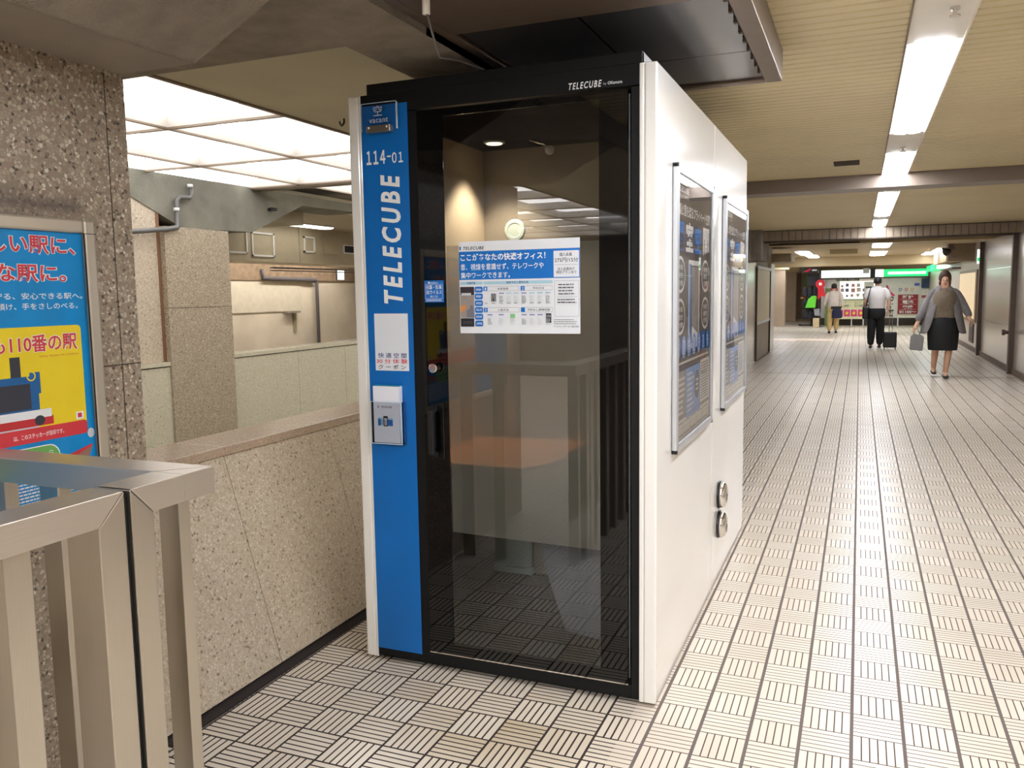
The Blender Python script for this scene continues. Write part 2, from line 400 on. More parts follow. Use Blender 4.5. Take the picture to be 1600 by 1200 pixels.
FLUB = pm('bright_fluorescent_diffuser', (255, 250, 240), 0.5, emis=STRIP_E*1.35, ecol=(244, 247, 255), vary=0)
LUMR = pm('white_lamp_reflector', (248, 244, 238), 0.5, vary=.01)
JNT = pm('dark_joint', (70, 58, 46), 0.8, vary=.05)

# ------------------------------------------------------------------ the setting: floor, ceilings, walls
VX, VY0, VY1 = -1.52, -0.78, 9.5          # stair well to the left of VX between VY0 and VY1
mb = MB()
def fq(x0, x1, y0, y1, z=0.0, m=FLOOR): mb.add([(x0, y0, z), (x1, y0, z), (x1, y1, z), (x0, y1, z)], [(0, 1, 2, 3)], m)
mb.box(VX, 3.2, -14, 12.68, -0.3, 0, FLOOR)
mb.box(-9, 4.2, 12.72, 46, -0.3, 0, FLOOR)
mb.box(-9, VX, -14, VY0, -0.3, 0, FLOOR)
mb.box(-9, VX, VY1, 12.68, -0.3, 0, FLOOR)
mb.box(-14, -5.45, VY0, VY1, -0.3, 0, FLOOR)
mb.box(-9, 4.2, 12.68, 12.72, -0.3, -0.002, JNT)
struct('floor', mb, 'cream strip-tile floor of the underground passage', 'floor')

# corridor ceiling: ribbed metal running across, pitch 85 mm
mb = MB(); p = 0.085
def ribs(x0, x1, y0, y1, z):
    k = int((y1-y0)/p); vs = []; fs = []
    prof = [(0, .012), (.008, 0), (.069, 0), (.077, .012)]
    ys = []
    for i in range(k):
        for dy, dz in prof: ys.append((y0+i*p+dy, z+dz))
    ys.append((y1, z+.012))
    for y, zz in ys: vs += [(x0, y, zz), (x1, y, zz)]
    fs = [(2*i, 2*i+2, 2*i+3, 2*i+1) for i in range(len(ys)-1)]
    mb.add(vs, fs, CEIL)
ribs(-0.77, .785, -14, 5.86, 2.53); ribs(1.005, 3.2, -14, 5.86, 2.53)
ribs(-1.5, .785, 6.2, 13.3, 2.53); ribs(1.005, 3.2, 6.2, 13.3, 2.53)
mb.box(-1.5, 4, -14, 13.6, 2.66, 2.75, CEILF)
struct('ceiling', mb, 'cream ribbed metal ceiling above the passage', 'ceiling')
mb = MB(); mb.box(-9, 4.2, 13.55, 46, 2.45, 2.6, CEILF)
struct('ceiling', mb, 'flat cream ceiling in the far part of the passage', 'ceiling')
# joint line
mb = MB(); mb.box(-1.4, 3.2, 5.86, 6.2, 2.413, 2.66, pm('brown_grey_beam', (124, 110, 98), .35, vary=.06, vscale=2))
struct('trim_1', mb, 'smooth brown-grey beam crossing the passage ceiling near the lights', 'beam')
mb = MB(); BM2 = pm('dirty_ribbed_beam', (150, 134, 116), .4, vary=.12, vscale=3)
x = -1.15
while x < 3.05:
    mb.box(x, x+.10, 13.28, 13.7, 2.345, 2.525, BM2); mb.box(x+.10, x+.115, 13.30, 13.7, 2.345, 2.525, BM2); x += .115
mb.box(-1.15, 3.1, 13.272, 13.7, 2.325, 2.345, JNT); mb.box(-1.15, 3.1, 13.272, 13.32, 2.518, 2.53, JNT)
struct('trim_2', mb, 'stained beam clad with upright metal strips further down the passage', 'beam')
mb = MB(); mb.box(-4, 3.3, 25.6, 26.4, 2.16, 2.46, CEILF)
struct('trim_3', mb, 'cream ceiling beam just before the shop front', 'beam')
mb = MB(); mb.box(-4, 3.3, 16.2, 16.6, 2.40, 2.46, CEILF)
struct('trim_4', mb, 'shallow cream ceiling step with a sooty edge', 'beam')
mb = MB(); mb.box(-3.4, .6, 16.18, 16.2, 2.40, 2.43, JNT)  # dark strip along the lower front of the shallow step
struct('trim_5', mb, 'sooty line along the shallow ceiling step', 'joint')

# right wall
mb = MB(); mb.box(3.05, 3.25, -14, 32.7, 0, 2.66, pm('pale_wall_right', (206, 196, 184), .35, vary=.05))
struct('wall_right', mb, 'pale wall along the right side of the passage', 'wall')
mb = MB(); mb.box(3.02, 3.06, -14, 32.7, 0, .10, pm('grimy_skirting', (120, 104, 92), .7, vary=.15))
struct('baseboard_right', mb, 'grimy skirting along the right wall', 'baseboard')
mb = MB(); mb.box(-9, 4.2, -14.2, -14, -.1, 2.7, CONC); struct('wall_back', mb, 'concrete wall closing the passage behind the viewer', 'wall')
mb = MB(); mb.box(-9.2, -9, -14, -1.0, -.1, 2.7, CONC); struct('wall_left', mb, 'concrete wall left of the stairs behind the viewer', 'wall')
mb = MB(); mb.box(-9.1, -9, 12.7, 46, -.1, 2.7, pm('pale_far_wall', (198, 186, 166), .6, vary=.05))
struct('wall_left', mb, 'pale wall on the far left of the open hall', 'wall')
mb = MB(); mb.box(-9, 4.2, 46, 46.2, -.1, 2.7, pm('pale_far_wall', (198, 186, 166), .6)); struct('wall_far', mb, 'pale wall at the very end of the hall', 'wall')

# ------------------------------------------------------------------ beams over the stairs and column
mb = MB()
mb.box(-9, -0.768, -2.2, -0.10, 2.38, 2.75, CONC_R)       # beam across the stairs
mb.box(-1.09, -0.765, -0.10, 6.0, 2.38, 2.75, CONC_R)
mb.box(-0.768, -0.765, -14, 5.9, 2.38, 2.75, CONC_R)
struct('trim_6', mb, 'rough dark concrete beam above the booth and the stone column', 'beam')
mb = MB(); mb.box(-2.6, -1.215, -2.2, -0.735, 2.184, 2.38, CONC_S); mb.prism([(-1.215, -2.2, 2.184), (-1.20, -2.2, 2.184), (-.80, -2.2, 2.385), (-1.215, -2.2, 2.385)], (0, 1.465, 0), CONC_R)
struct('trim_7', mb, 'smooth concrete capital on top of the stone column', 'beam')
mb = MB(); mb.box(-2.65, -1.10, -0.10, 12.7, 2.60, 2.75, OLIVE)
mb.box(-2.65, -.768, -14, -2.2, 2.60, 2.75, OLIVE)
struct('ceiling', mb, 'flat olive soffit strip beside the luminous ceiling', 'ceiling')
# rear structural mass beyond the booth on the left
mb = MB(); mb.box(-1.9, -1.02, 12.9, 14.3, 2.0, 2.6, CONC)
mb.box(-1.62, -1.20, 12.7, 13.6, 1.98, 2.6, CONC)
struct('trim_8', mb, 'grey concrete block above the silver wall panel left of the passage', 'beam')

mb = MB()
GY0, GY1 = -2.3, -0.73
mb.box(-2.6, -1.49, GY0, GY1-.075, -.02, 2.184, GRAN)
mb.box(-2.6, -1.493, GY1-.078, GY1-.070, -.02, 2.184, JNT)
mb.box(-2.6, -1.49, GY1-.070, GY1, -.02, 2.184, GRAN)
mb.box(-2.6, -1.4885, GY1-.35, GY1, 1.292, 1.296, JNT)
tag(mb.build('stone_column', org=(-2.0, -1.5, 0)), 'large coarse-pebbled stone column carrying the framed poster', 'column', kind='structure')

# parapet of the stairs: battered pale stone with a polished coping
mb = MB(); py0, py1 = GY1, VY1
joints = [-0.095, .62, 1.42, 2.22, 3.1, 4, 4.9, 5.8, 6.7, 7.6, 8.5]
ys = [py0]+joints+[py1]
for a, b2 in zip(ys[:-1], ys[1:]):
    mb.prism([(-1.50, a+.002, .02), (-1.745, a+.002, .855), (-1.97, a+.002, .855), (-1.97, a+.002, .02)], (0, b2-a-.004, 0), PARA)
mb.prism([(-1.515, py0, .0), (-1.752, py0, .855), (-1.96, py0, .855), (-1.96, py0, -.0)], (0, py1-py0, 0), JNT)
mb.box(-1.96, -1.90, py0, py1, -2.6, 0, PARA2)
struct('parapet_wall', mb, 'leaning pale speckled stone parapet beside the booth', 'parapet')
mb = MB()
for a, b2 in ((py0, -.095), (-.093, 2.2), (2.202, 4.6), (4.602, 7), (7.002, py1)):
    mb.box(-2.0, -1.735, a, b2, .857, .895, COPE)
struct('coping', mb, 'polished brown stone coping on the near parapet', 'coping', bevel=.003)
mb = MB(); mb.box(-1.52, -1.455, py0, py1, 0, .010, pm('black_grime_joint', (42, 34, 32), .8, vary=.2, bump=.5))
struct('baseboard_left', mb, 'black grimy joint at the foot of the near parapet', 'joint')

# stairs going down in the well
mb = MB()
for k in range(14):
    mb.box(-5.4, -1.96, 7.6-k*.3, 7.9-k*.3, -2.6, -.17*(k+1)+.17-.02, PARA2)
mb.box(-5.4, -1.96, VY0, 4, -2.7, -2.6, CONC)
mb.box(-5.4, -1.96, 7.9, 9.5, -2.6, -.02, PARA2)
struct('stairs', mb, 'stone stairs descending behind the near parapet', 'stairs')

# far side of the stair well
mb = MB()
mb.box(-5.3, -5.12, -.7, 3.042, -2.6, .872, PARA2); mb.box(-5.3, -5.11, -.7, 3.042, .882, .918, PARA2)
for a, b2 in ((-.7, 1.1), (1.1, 3.04), (3.865, 5.02), (5.02, 5.95), (5.95, 6.9), (6.9, 7.9), (7.9, 9.5)):
    mb.box(-5.45, -5.2, a+.003, b2-.003, -2.6, .872, PARA2)
mb.box(-5.44, -5.205, -.7, 9.5, -2.6, .86, JNT)
for a, b2 in ((-.7, 3.04), (3.865, 4.96), (4.965, 6.0), (6.005, 9.5)):
    mb.box(-5.47, -5.19, a, b2, .882, .918, PARA2)
mb.box(-5.46, -5.20, -.7, 9.5, .872, .882, JNT)
struct('parapet_wall', mb, 'pale greenish stone parapet on the far side of the stairs', 'parapet')
mb = MB(); mb.box(-5.9, -5.10, 3.045, 3.865, -2.6, 2.13, GRAN2); mb.box(-5.9, -5.0985, 3.045, 3.865, 1.40, 1.404, JNT)
tag(mb.build('stone_column', org=(-5.5, 3.4, 0)), 'brown speckled stone column on the far side of the stairs', 'column', kind='structure')
mb = MB(); mb.box(-5.9, -5.16, -1, 3.04, .92, 2.4, terrazzo('pinkish_aggregate', 85, (180, 166, 146), [(5, (192, 178, 158)), (5, (182, 166, 146)), (2, (208, 196, 178)), (1, (120, 106, 92))], rough=.35))
mb.box(-5.9, -5.155, 3.01, 3.043, .92, 2.4, pm('rust_stain', (120, 86, 60), .8))
struct('wall_left', mb, 'pinkish stone wall beside the far column with a rusty joint', 'wall')
# haunched beam above the far column
HB = [(-5.15, 2.2, 2.60), (-5.15, 6.4, 2.60), (-5.15, 6.4, 2.51), (-5.15, 5.14, 2.49), (-5.15, 4.29, 2.15), (-5.15, 3.32, 2.13), (-5.15, 2.77, 2.35), (-5.15, 2.2, 2.50)]
HBC = pm('green_grey_concrete', (118, 116, 104), .85, vary=.16, vscale=4, bump=.5, bscale=60)
mb = MB(); mb.prism(HB, (-.55, 0, 0), HBC)
struct('trim_9', mb, 'grey haunched concrete beam on the far column', 'beam')
mb = MB(); mb.box(-9.5, -5.7, -1, 5.9, 2.35, 2.6, OLIVE)
struct('ceiling', mb, 'low olive ceiling beyond the far column', 'ceiling')
mb = MB(); mb.box(-12, -5.72, 4.3, 14, 2.56, 2.75, OLIVE); struct('ceiling', mb, 'olive ceiling over the lower hall beyond the stairs', 'ceiling')
mb = MB(); DUCT = pm('beige_duct_casing', (188, 176, 150), .55, vary=.04)
mb.box(-8.2, -7.5, 4.5, 8.22, 2.0, 2.58, DUCT); mb.box(-8.2, -7.5, 8.235, 14, 2.0, 2.58, DUCT)
struct('trim_10', mb, 'beige boxed duct along the ceiling beyond the stairs', 'duct')
mb = MB(); WB = pm('stained_beige_concrete', (200, 188, 170), .75, vary=.10, vscale=1.5)
mb.box(-9.8, -9.5, 4, 14, -.1, 1.78, WB); mb.box(-9.8, -9.46, 4, 14, 1.78, 2.1, pm('brown_band', (140, 118, 96), .8, vary=.18))
mb.box(-9.5, -9.48, 4, 10.9, 1.2, 1.775, pm('pale_render', (200, 190, 172), .8, vary=.05))
mb.box(-9.8, -9.5, 4, 14, 2.1, 2.6, WB)
struct('wall_left', mb, 'stained beige concrete wall far beyond the stairs', 'wall')
mb = MB(); mb.box(-12, -2, 13.9, 14.0, -.1, 2.6, WB) ; mb.box(-5.9, -5.8, -1.0, -.9, -2.6, 2.6, WB)
struct('wall_back', mb, 'beige concrete end wall of the lower hall', 'wall')
mb = MB(); mb.box(-9.5, -5.4, -1.1, -.95, -.1, 2.6, CONC); struct('wall_back', mb, 'concrete wall behind the far side of the stairs', 'wall')

# ------------------------------------------------------------------ luminous ceiling: bays of acrylic in a thin grid
XB = [-2.65, -3.58, -4.56, -5.63]
YB = [.20, 1.59, 2.93, 4.30]
GRID = pm('bronze_grid_bar', (120, 104, 86), .5, vary=.05)
def bay(x0, x1, y0, y1, lab, group='bays of the luminous ceiling', z=2.60):
    """x0 > x1"""
    t = thing('luminous_panel', lab, 'light', ((x0+x1)/2, (y0+y1)/2, z), group)
    b = MB(); g = .012; a = (x1+g, x0-g, y0+g, y1-g); i = .20; zt = z+.11
    o = [(a[0], a[2], z), (a[1], a[2], z), (a[1], a[3], z), (a[0], a[3], z)]
    n = [(a[0]+i, a[2]+i, zt), (a[1]-i, a[2]+i, zt), (a[1]-i, a[3]-i, zt), (a[0]+i, a[3]-i, zt)]
    q = [(a[0]+.05, a[2]+.05, zt-.03), (a[1]-.05, a[2]+.05, zt-.03), (a[1]-.05, a[3]-.05, zt-.03), (a[0]+.05, a[3]-.05, zt-.03)]
    b.add(o+q, [(k, (k+1) % 4, 4+(k+1) % 4, 4+k) for k in range(4)], LUMR)
    b.build('recess_frame', t)
    b = MB(); b.add(q+n, [(k, (k+1) % 4, 4+(k+1) % 4, 4+k) for k in range(4)], LUM); b.build('side_diffuser', t)
    b = MB(); b.add(n, [(0, 1, 2, 3)], LUMC); b.build('centre_diffuser', t)
    b = MB(); b.box(x1, x0, y0, y1, zt+.02, zt+.03, LUMR); b.build('back_plate', t)
    return t
LUMC = pm('luminous_acrylic_centre', (246, 243, 238), 0.4, emis=LUM_E*.13, ecol=(250, 247, 246), vary=.05)
cn = [['beside the olive soffit', 'in the middle row', 'in the row over the far column'], ['nearest the camera', 'second from the camera', 'just before the grey cross bar']]
for i in range(3):
    for j in range(3):
        bay(XB[i], XB[i+1], YB[j], YB[j+1], 'backlit ceiling bay %s, %s' % (cn[0][i], cn[1][j]))
for i in range(3):
    for j, (a, b2) in enumerate(((4.45, 5.7), (5.72, 7.0), (7.02, 8.3), (8.32, 9.6))):
        if i == 2: continue
        bay(XB[i], XB[i+1], a, b2, 'backlit bay past the grey cross bar %s, %s' % (cn[0][i], ('nearest of four', 'second of four', 'third of four', 'farthest of four')[j]), 'bays of the luminous ceiling beyond the beam')
for i in range(3):
    for j in range(8):
        bay(XB[i], XB[i+1], -2.4-1.35*(j+1), -2.4-1.35*j, 'backlit bay behind the viewer, %s, %s' % (('row beside the soffit', 'middle row', 'outer row')[i], ('nearest of eight', 'second of eight', 'third of eight', 'fourth of eight', 'fifth of eight', 'sixth of eight', 'seventh of eight', 'farthest of eight')[j]), 'bays of the luminous ceiling behind the viewer')
mb = MB()
for xb in XB: mb.box(xb-.012, xb+.012, -.1, 4.3, 2.588, 2.606, GRID); mb.box(xb-.012, xb+.012, -13.2, -2.2, 2.588, 2.606, GRID)
for xb in XB[:3]: mb.box(xb-.012, xb+.012, 4.3, 9.6, 2.588, 2.606, GRID)
for yb in YB: mb.box(XB[3], XB[0], yb-.012, yb+.012, 2.586, 2.604, GRID)
mb.box(XB[3], XB[0], 4.30, 4.46, 2.575, 2.606, GRID)
for yb in (5.71, 7.01, 8.31): mb.box(XB[2], XB[0], yb-.012, yb+.012, 2.586, 2.604, GRID)
for k in range(9): mb.box(XB[3], XB[0], -2.412-1.35*k, -2.388-1.35*k, 2.586, 2.604, GRID)
struct('ceiling_grid', mb, 'thin bronze grid bars between the luminous ceiling bays', 'ceiling grid')
mb = MB(); mb.box(-9, -2.6, -14, 14, 2.76, 2.8, CONC); struct('ceiling', mb, 'concrete slab above the luminous ceiling', 'ceiling')

# ------------------------------------------------------------------ strip lights of the passage
mb = MB()
for a, b2 in ((-14, 5.86), (6.2, 13.28)):
    mb.box(.785, 1.005, a, b2, 2.552, 2.60, HOUS)
    mb.box(.780, .787, a, b2, 2.522, 2.56, GRID); mb.box(1.003, 1.010, a, b2, 2.522, 2.56, HOUS)
for a, b2 in ((-12.6, -11.2), (-9.4, -8.2), (-6.2, -5.1), (-2.8, -1.9), (.36, 1.34), (3.62, 4.53), (6.8, 7.5), (10.85, 11.65)):
    mb.box(.787, 1.003, a, b2, 2.528, 2.553, HOUS)
struct('ceiling_channel', mb, 'white metal channel holding the strip lights along the ceiling', 'light channel')
labs = {1.35: 'long bright strip light nearest the camera', 4.55: 'bright strip light just before the smooth beam', 7.55: 'strip light just behind the smooth beam', 11.7: 'short strip light before the stained beam'}
def strip(x0, x1, a, b2, z, lab, m=FLU, group='strip lights along the passage ceiling', n=2):
    t = thing('strip_light', lab, 'light', ((x0+x1)/2, (a+b2)/2, z), group)
    b = MB(); b.box(x0, x1, a, b2, z+.012, z+.026, HOUS); b.build('housing', t)
    L = (b2-a)/n
    for k in range(n):
        y0 = a+k*L+.012; y1 = a+(k+1)*L-.012; b = MB(); rings = []
        xm = (x0+x1)/2
        for y in (y0, y1):
            rings.append([(x0+.008, y, z+.012), (x0+.03, y, z-.006), (xm-.02, y, z-.012), (xm, y, z-.004), (xm+.02, y, z-.012), (x1-.03, y, z-.006), (x1-.008, y, z+.012)])
        b.loft(rings, m, True, True); b.build('diffuser', t)
    return t
for q_, (a, b2) in zip(('farthest', 'second farthest', 'middle', 'second nearest', 'nearest'), ((-14, -12.65), (-11.2, -9.45), (-8.2, -6.3), (-5.05, -2.85), (-1.85, .35))):
    strip(.79, 1.0, a, b2, 2.524, 'strip light in the channel behind the viewer, %s of five' % q_, FLUB, group='strip lights behind the viewer')
for q_, a, b2 in (('nearer', -4.4, -3.0), ('farther', -6.4, -5.0)):  # unseen strip lights added to brighten the near left side
    strip(-.45, -.2, a, b2, 2.524, 'side strip light by the stair beam behind the viewer, %s one' % q_, FLUB, group='strip lights behind the viewer')
for a, b2 in ((1.35, 3.6), (4.55, 5.84), (7.55, 10.8), (11.7, 13.2)):
    strip(.79, 1.0, a, b2, 2.524, labs[a])
strip(.86, 1.26, 17.0, 19.2, 2.42, 'pair of bright tubes in the flat ceiling above the man with the suitcase', FLUF, 'lights in the far ceiling')
strip(.86, 1.30, 21.9, 24.8, 2.42, 'bright tubes in the flat ceiling behind the suitcase man', FLUF, 'lights in the far ceiling')
strip(-.98, -.62, 20.5, 22.6, 2.42, 'bright tubes in the far ceiling above the child in khaki', FLUF, 'lights in the far ceiling')
strip(-.90, -.55, 23.2, 25.2, 2.42, 'second tubes in the far ceiling left of the centre', FLUF, 'lights in the far ceiling')
strip(2.40, 2.75, 21.0, 23.0, 2.42, 'bright tubes in the far ceiling near the right wall', FLUF, 'lights in the far ceiling')
strip(2.30, 2.62, 23.6, 25.4, 2.42, 'second tubes in the far ceiling near the right wall', FLUF, 'lights in the far ceiling')
strip(-2.2, -1.8, 28, 32, 2.42, 'tubes in the ceiling left of the shop sign', FLUF, 'lights in the far ceiling')
for xx, lab in ((-.6, 'left'), (.9, 'middle'), (2.4, 'right')):
    strip(xx, xx+.9, 28.5, 29.4, 2.42, 'tubes in front of the shop sign, %s one' % lab, FLUF, 'lights before the shop')
strip(-5.5, -5.1, 30, 36, 2.42, 'tubes over the open hall on the far left', FLUF, 'lights in the far ceiling')
strip(-7.28, -7.02, 6.95, 8.5, 2.53, 'slim strip light beyond the stairs under the olive ceiling', pm('slim_diffuser', (255, 250, 240), .5, emis=2.2, vary=0), n=1)
strip(-8.9, -8.7, 7.5, 12, 2.525, 'strip light tucked behind the boxed duct', pm('added_duct_fill', (255, 250, 240), .5, emis=16, vary=0), n=1)  # unseen lamp added behind the duct to brighten the far wall
strip(-4.6, -4.4, 10.4, 12.4, 2.59, 'strip light over the landing at the top of the stairs', FLUF, n=1)
# ceiling diffuser, sprinkler, clips
mb = MB(); VENTD = pm('dark_slot', (60, 50, 40), .7)
for k in range(4): mb.box(.40, .60, 4.80+k*.07, 4.83+k*.07, 2.522, 2.533, VENTD)
tag(mb.build('ceiling_vent', org=(.5, 4.9, 2.53)), 'dark slotted air vent in the ribbed ceiling', 'vent')
mb = MB(); mb.lathe((.93, .88, 2.53), (0, 0, -1), [(0, .018), (.012, .018), (.014, .008), (.03, .008), (.031, .02), (.036, .02)], CHROME, 16)
tag(mb.build('sprinkler_head', org=(.93, .88, 2.53), smooth=False), 'small sprinkler head in the blank channel nearest the camera', 'sprinkler', 'sprinkler heads')
mb = MB(); mb.lathe((.90, 4.25, 2.53), (0, 0, -1), [(0, .018), (.012, .018), (.014, .008), (.03, .008), (.031, .02), (.036, .02)], CHROME, 16)
tag(mb.build('sprinkler_head', org=(.9, 4.25, 2.53), smooth=False), 'small sprinkler head between the two near strip lights', 'sprinkler', 'sprinkler heads')

# stainless ceiling box above the booth
t = thing('ceiling_light_box', 'dark stainless soffit box hanging above the white booth', 'ceiling box', (-.2, .5, 2.4))
b = MB()
X0, X1, Y0, Y1, Z = -.76, .292, .03, 1.21, 2.40
b.box(X1-.07, X1, Y0-.9, Y1, Z, 2.54, STEELP); b.box(X0, X1-.07, Y1-.05, Y1, Z, 2.54, STEELP)
b.box(X0, X0+.045, Y0-.9, Y1-.05, Z, 2.54, STEELP)
b.box(X0+.045, X1-.07, Y0-.9, Y0-.02, Z, 2.54, STEELP)
b.build('frame', t, bevel=.006)
for a, c2, d, e, lab in ((X0+.05, -.27, Y0-.012, Y1-.056, 'left'), (-.262, X1-.075, Y0-.012, .70, 'near right'), (-.262, X1-.075, .708, Y1-.056, 'far right')):
    b = MB(); b.box(a, c2, d, e, Z+.012, Z+.03, DARKST); tag(b.build('cover_panel', t, bevel=.002), 'dark mirror-like stainless panel, %s' % lab)
for k in range(9):
    b = MB(); b.box(X1-.082, X1-.072, Y0+.12*k, Y0+.12*k+.02, Z-.004, Z+.012, JNT); b.build('hinge', t)
# hanging cable by the beam
mb = MB(); mb.tube([(-.605, -.40, 2.40), (-.605, -.40, 2.34)], .012, HOUS)
mb.tube([(-.605, -.40, 2.35), (-.60, -.38, 2.30), (-.615, -.30, 2.24), (-.64, -.1, 2.28), (-.66, .14, 2.31)], .0035, pm('grey_cable', (96, 92, 88), .5))
tag(mb.build('cable', org=(-.605, -.4, 2.34), smooth=True), 'thin grey cable drooping from the dark beam to the booth roof', 'cable')
mb = MB(); mb.tube([(-2.40, 1.86, 2.6), (-2.40, 1.86, 2.575), (-2.40, 1.845, 2.56), (-2.40, 1.83, 2.55), (-2.40, 1.815, 2.56), (-2.40, 1.81, 2.575)], .006, BLKP, 8)
tag(mb.build('ceiling_hook', org=(-2.4, 1.86, 2.6), smooth=True), 'small black hook in the olive soffit left of the booth', 'hook')
mb = MB(); mb.tube([(-5.14, 4.55, 2.40), (-5.10, 4.55, 2.40), (-5.08, 4.60, 2.40)], .018, BLKP, 8)
tag(mb.build('wall_hook', org=(-5.14, 4.55, 2.4), smooth=True), 'small dark hook on the grey haunched beam', 'hook')
# grey conduit on the far beam
mb = MB(); CP = pm('grey_pipe', (92, 90, 88), .45, vary=.04)
mb.tube([(-5.10, 3.40, 2.53), (-5.10, 3.40, 2.43), (-5.10, 3.37, 2.405), (-5.10, 3.25, 2.40), (-5.10, 3.215, 2.37), (-5.10, 3.205, 2.17), (-5.08, 3.18, 2.125), (-5.08, 3.05, 2.10), (-5.10, 2.0, 1.98)], .022, CP, 10)
for q in ((-5.10, 3.39, 2.50), (-5.10, 3.206, 2.27)): mb.lathe(q, (0, 0, 1), [(0, .026), (.03, .026)], LGPR, 12)
tag(mb.build('drain_pipe', org=(-5.1, 3.2, 2.3), smooth=True), 'grey drain pipe stepping down the far haunched beam', 'pipe', 'drain pipes')
mb = MB(); CP2 = pm('dark_grey_pipe', (98, 92, 96), .45, vary=.04)
mb.tube([(-9.42, 9.7, 1.98), (-9.42, 9.7, 1.82), (-9.42, 11.3, 1.80), (-9.42, 11.33, 1.76), (-9.42, 11.33, .3)], .035, CP2, 10)
tag(mb.build('drain_pipe', org=(-9.42, 11.3, 1), smooth=True), 'dark pipe running down the stained wall beyond the stairs', 'pipe', 'drain pipes')
mb = MB(); mb.box(-8.3, -8.25, 8.5, 13.8, 1.94, 1.965, CP2); mb.box(-8.3, -8.25, 8.5, 13.8, 1.90, 1.915, CP2)
tag(mb.build('cable_tray', org=(-8.3, 10, 1.95)), 'dark cable tray under the boxed duct', 'cable tray')
t = thing('exit_sign', 'small lit white sign hanging under the duct beyond the stairs', 'sign', (-8.5, 10.85, 1.97))
b = MB(); b.box(-8.53, -8.50, 10.70, 10.93, 1.77, 1.97, BLKP); b.build('housing', t)
b = MB(); b.box(-8.50, -8.495, 10.71, 10.92, 1.78, 1.96, pm('lit_white_sign', (236, 246, 240), .4, emis=1.6, vary=0)); b.build('lit_face', t)
for i, (a, c2, z0, z1, lab) in enumerate(((6.42, 7.0, 2.10, 2.52, 'widest one beside the far column'), (7.10, 7.60, 2.07, 2.42, 'second one, just left of the duct joint'), (8.33, 8.62, 2.17, 2.42, 'small one right of the duct joint'))):
    m_ = Sheet((-7.5, 0, 0), (0, 1, 0), (0, 0, 1)); m_.h = .006
    mb = MB(); f_ = .025
    mb.box(-7.5, -7.48, a, c2, z0, z0+f_, WPRT); mb.box(-7.5, -7.48, a, c2, z1-f_, z1, WPRT); mb.box(-7.5, -7.48, a, a+f_, z0, z1, WPRT); mb.box(-7.5, -7.48, c2-f_, c2, z0, z1, WPRT)
    tag(mb.build('empty_frame', org=(-7.5, a, z0)), 'empty white frame on the boxed duct, '+lab, 'frame', 'empty frames on the duct')
mb = MB(); mb.box(-7.5, -7.47, 8.86, 9.25, 2.16, 2.46, DUCT)
tag(mb.build('access_panel', org=(-7.5, 8.9, 2.2), bevel=.004), 'beige square access panel on the duct', 'panel')
t = thing('vent_grille', 'small black louvre with white rim on the duct', 'vent', (-7.5, 9.6, 2.2))
b = MB(); b.box(-7.5, -7.48, 9.42, 9.76, 2.19, 2.34, WPRT); b.build('rim', t)
b = MB(); b.box(-7.48, -7.475, 9.45, 9.73, 2.21, 2.32, BLKP); b.build('louvre', t)
mb = MB(); mb.box(-9.49, -9.40, 10.35, 10.75, 1.16, 1.20, CONC); mb.box(-9.49, -9.47, 10.62, 10.70, .8, 1.16, pm('moss_stain', (150, 138, 108), .9))
tag(mb.build('drip_ledge', org=(-9.45, 10.5, 1.1)), 'little stained ledge sticking out of the wall beyond the stairs', 'ledge')

# ------------------------------------------------------------------ booth
YF = 0.1035; RX = -0.0111
def booth_shell(t, y0, y1, front):
    H = 2.258
    b = MB(); b.box(RX-.045, RX, y0+(.0 if front else .0), y1, .012, H, WHITE); b.build('side_panel', t, bevel=.006)
    b = MB(); b.box(-1.2225, -1.1775, y0, y1, .012, H, WHITE); b.build('side_panel', t, bevel=.006)
    b = MB(); b.box(-1.138, -.064, y0+.012, y1-.02, 2.2, 2.297, ROOFG); b.build('roof', t)
    b = MB(); b.box(-1.17, -.06, y0+.04, y1-.04, 0, .05, BLKP); b.build('plinth', t)
b1 = thing('phone_booth', 'black-fronted white work booth with glass door and blue side strip', 'booth', (-.62, YF, 0), 'office booths')
booth_shell(b1, YF, 1.298, True)
b = MB(); b.box(RX-.062, RX-.045, YF, YF+.05, .012, 2.258, WHITE); b.build('corner_post', b1, bevel=.004)
b = MB(); b.box(-1.1775, -1.167, YF, YF+.05, .012, 2.258, WHITE); b.build('corner_post', b1, bevel=.004)
b = MB()
b.box(-1.167, -.925, YF+.001, YF+.06, .022, 2.183, BLACK)
b.box(-.101, -.073, YF+.001, YF+.06, .022, 2.183, BLACK)
b.box(-1.167, -.073, YF+.001, YF+.06, 2.187, 2.258, BLACK)
b.box(-1.138, -.064, YF+.001, YF+.03, 2.258, 2.297, BLACK)
b.box(-.925, -.101, YF+.001, YF+.06, .022, .070, BLACK)
b.build('front_frame', b1, bevel=.0015)
b = MB(); b.box(-.108, -.104, YF-.004, YF+.01, .10, 2.16, pm('grey_door_edge', (92, 96, 98), .25, metal=.6)); b.build('hinge_trim', b1)
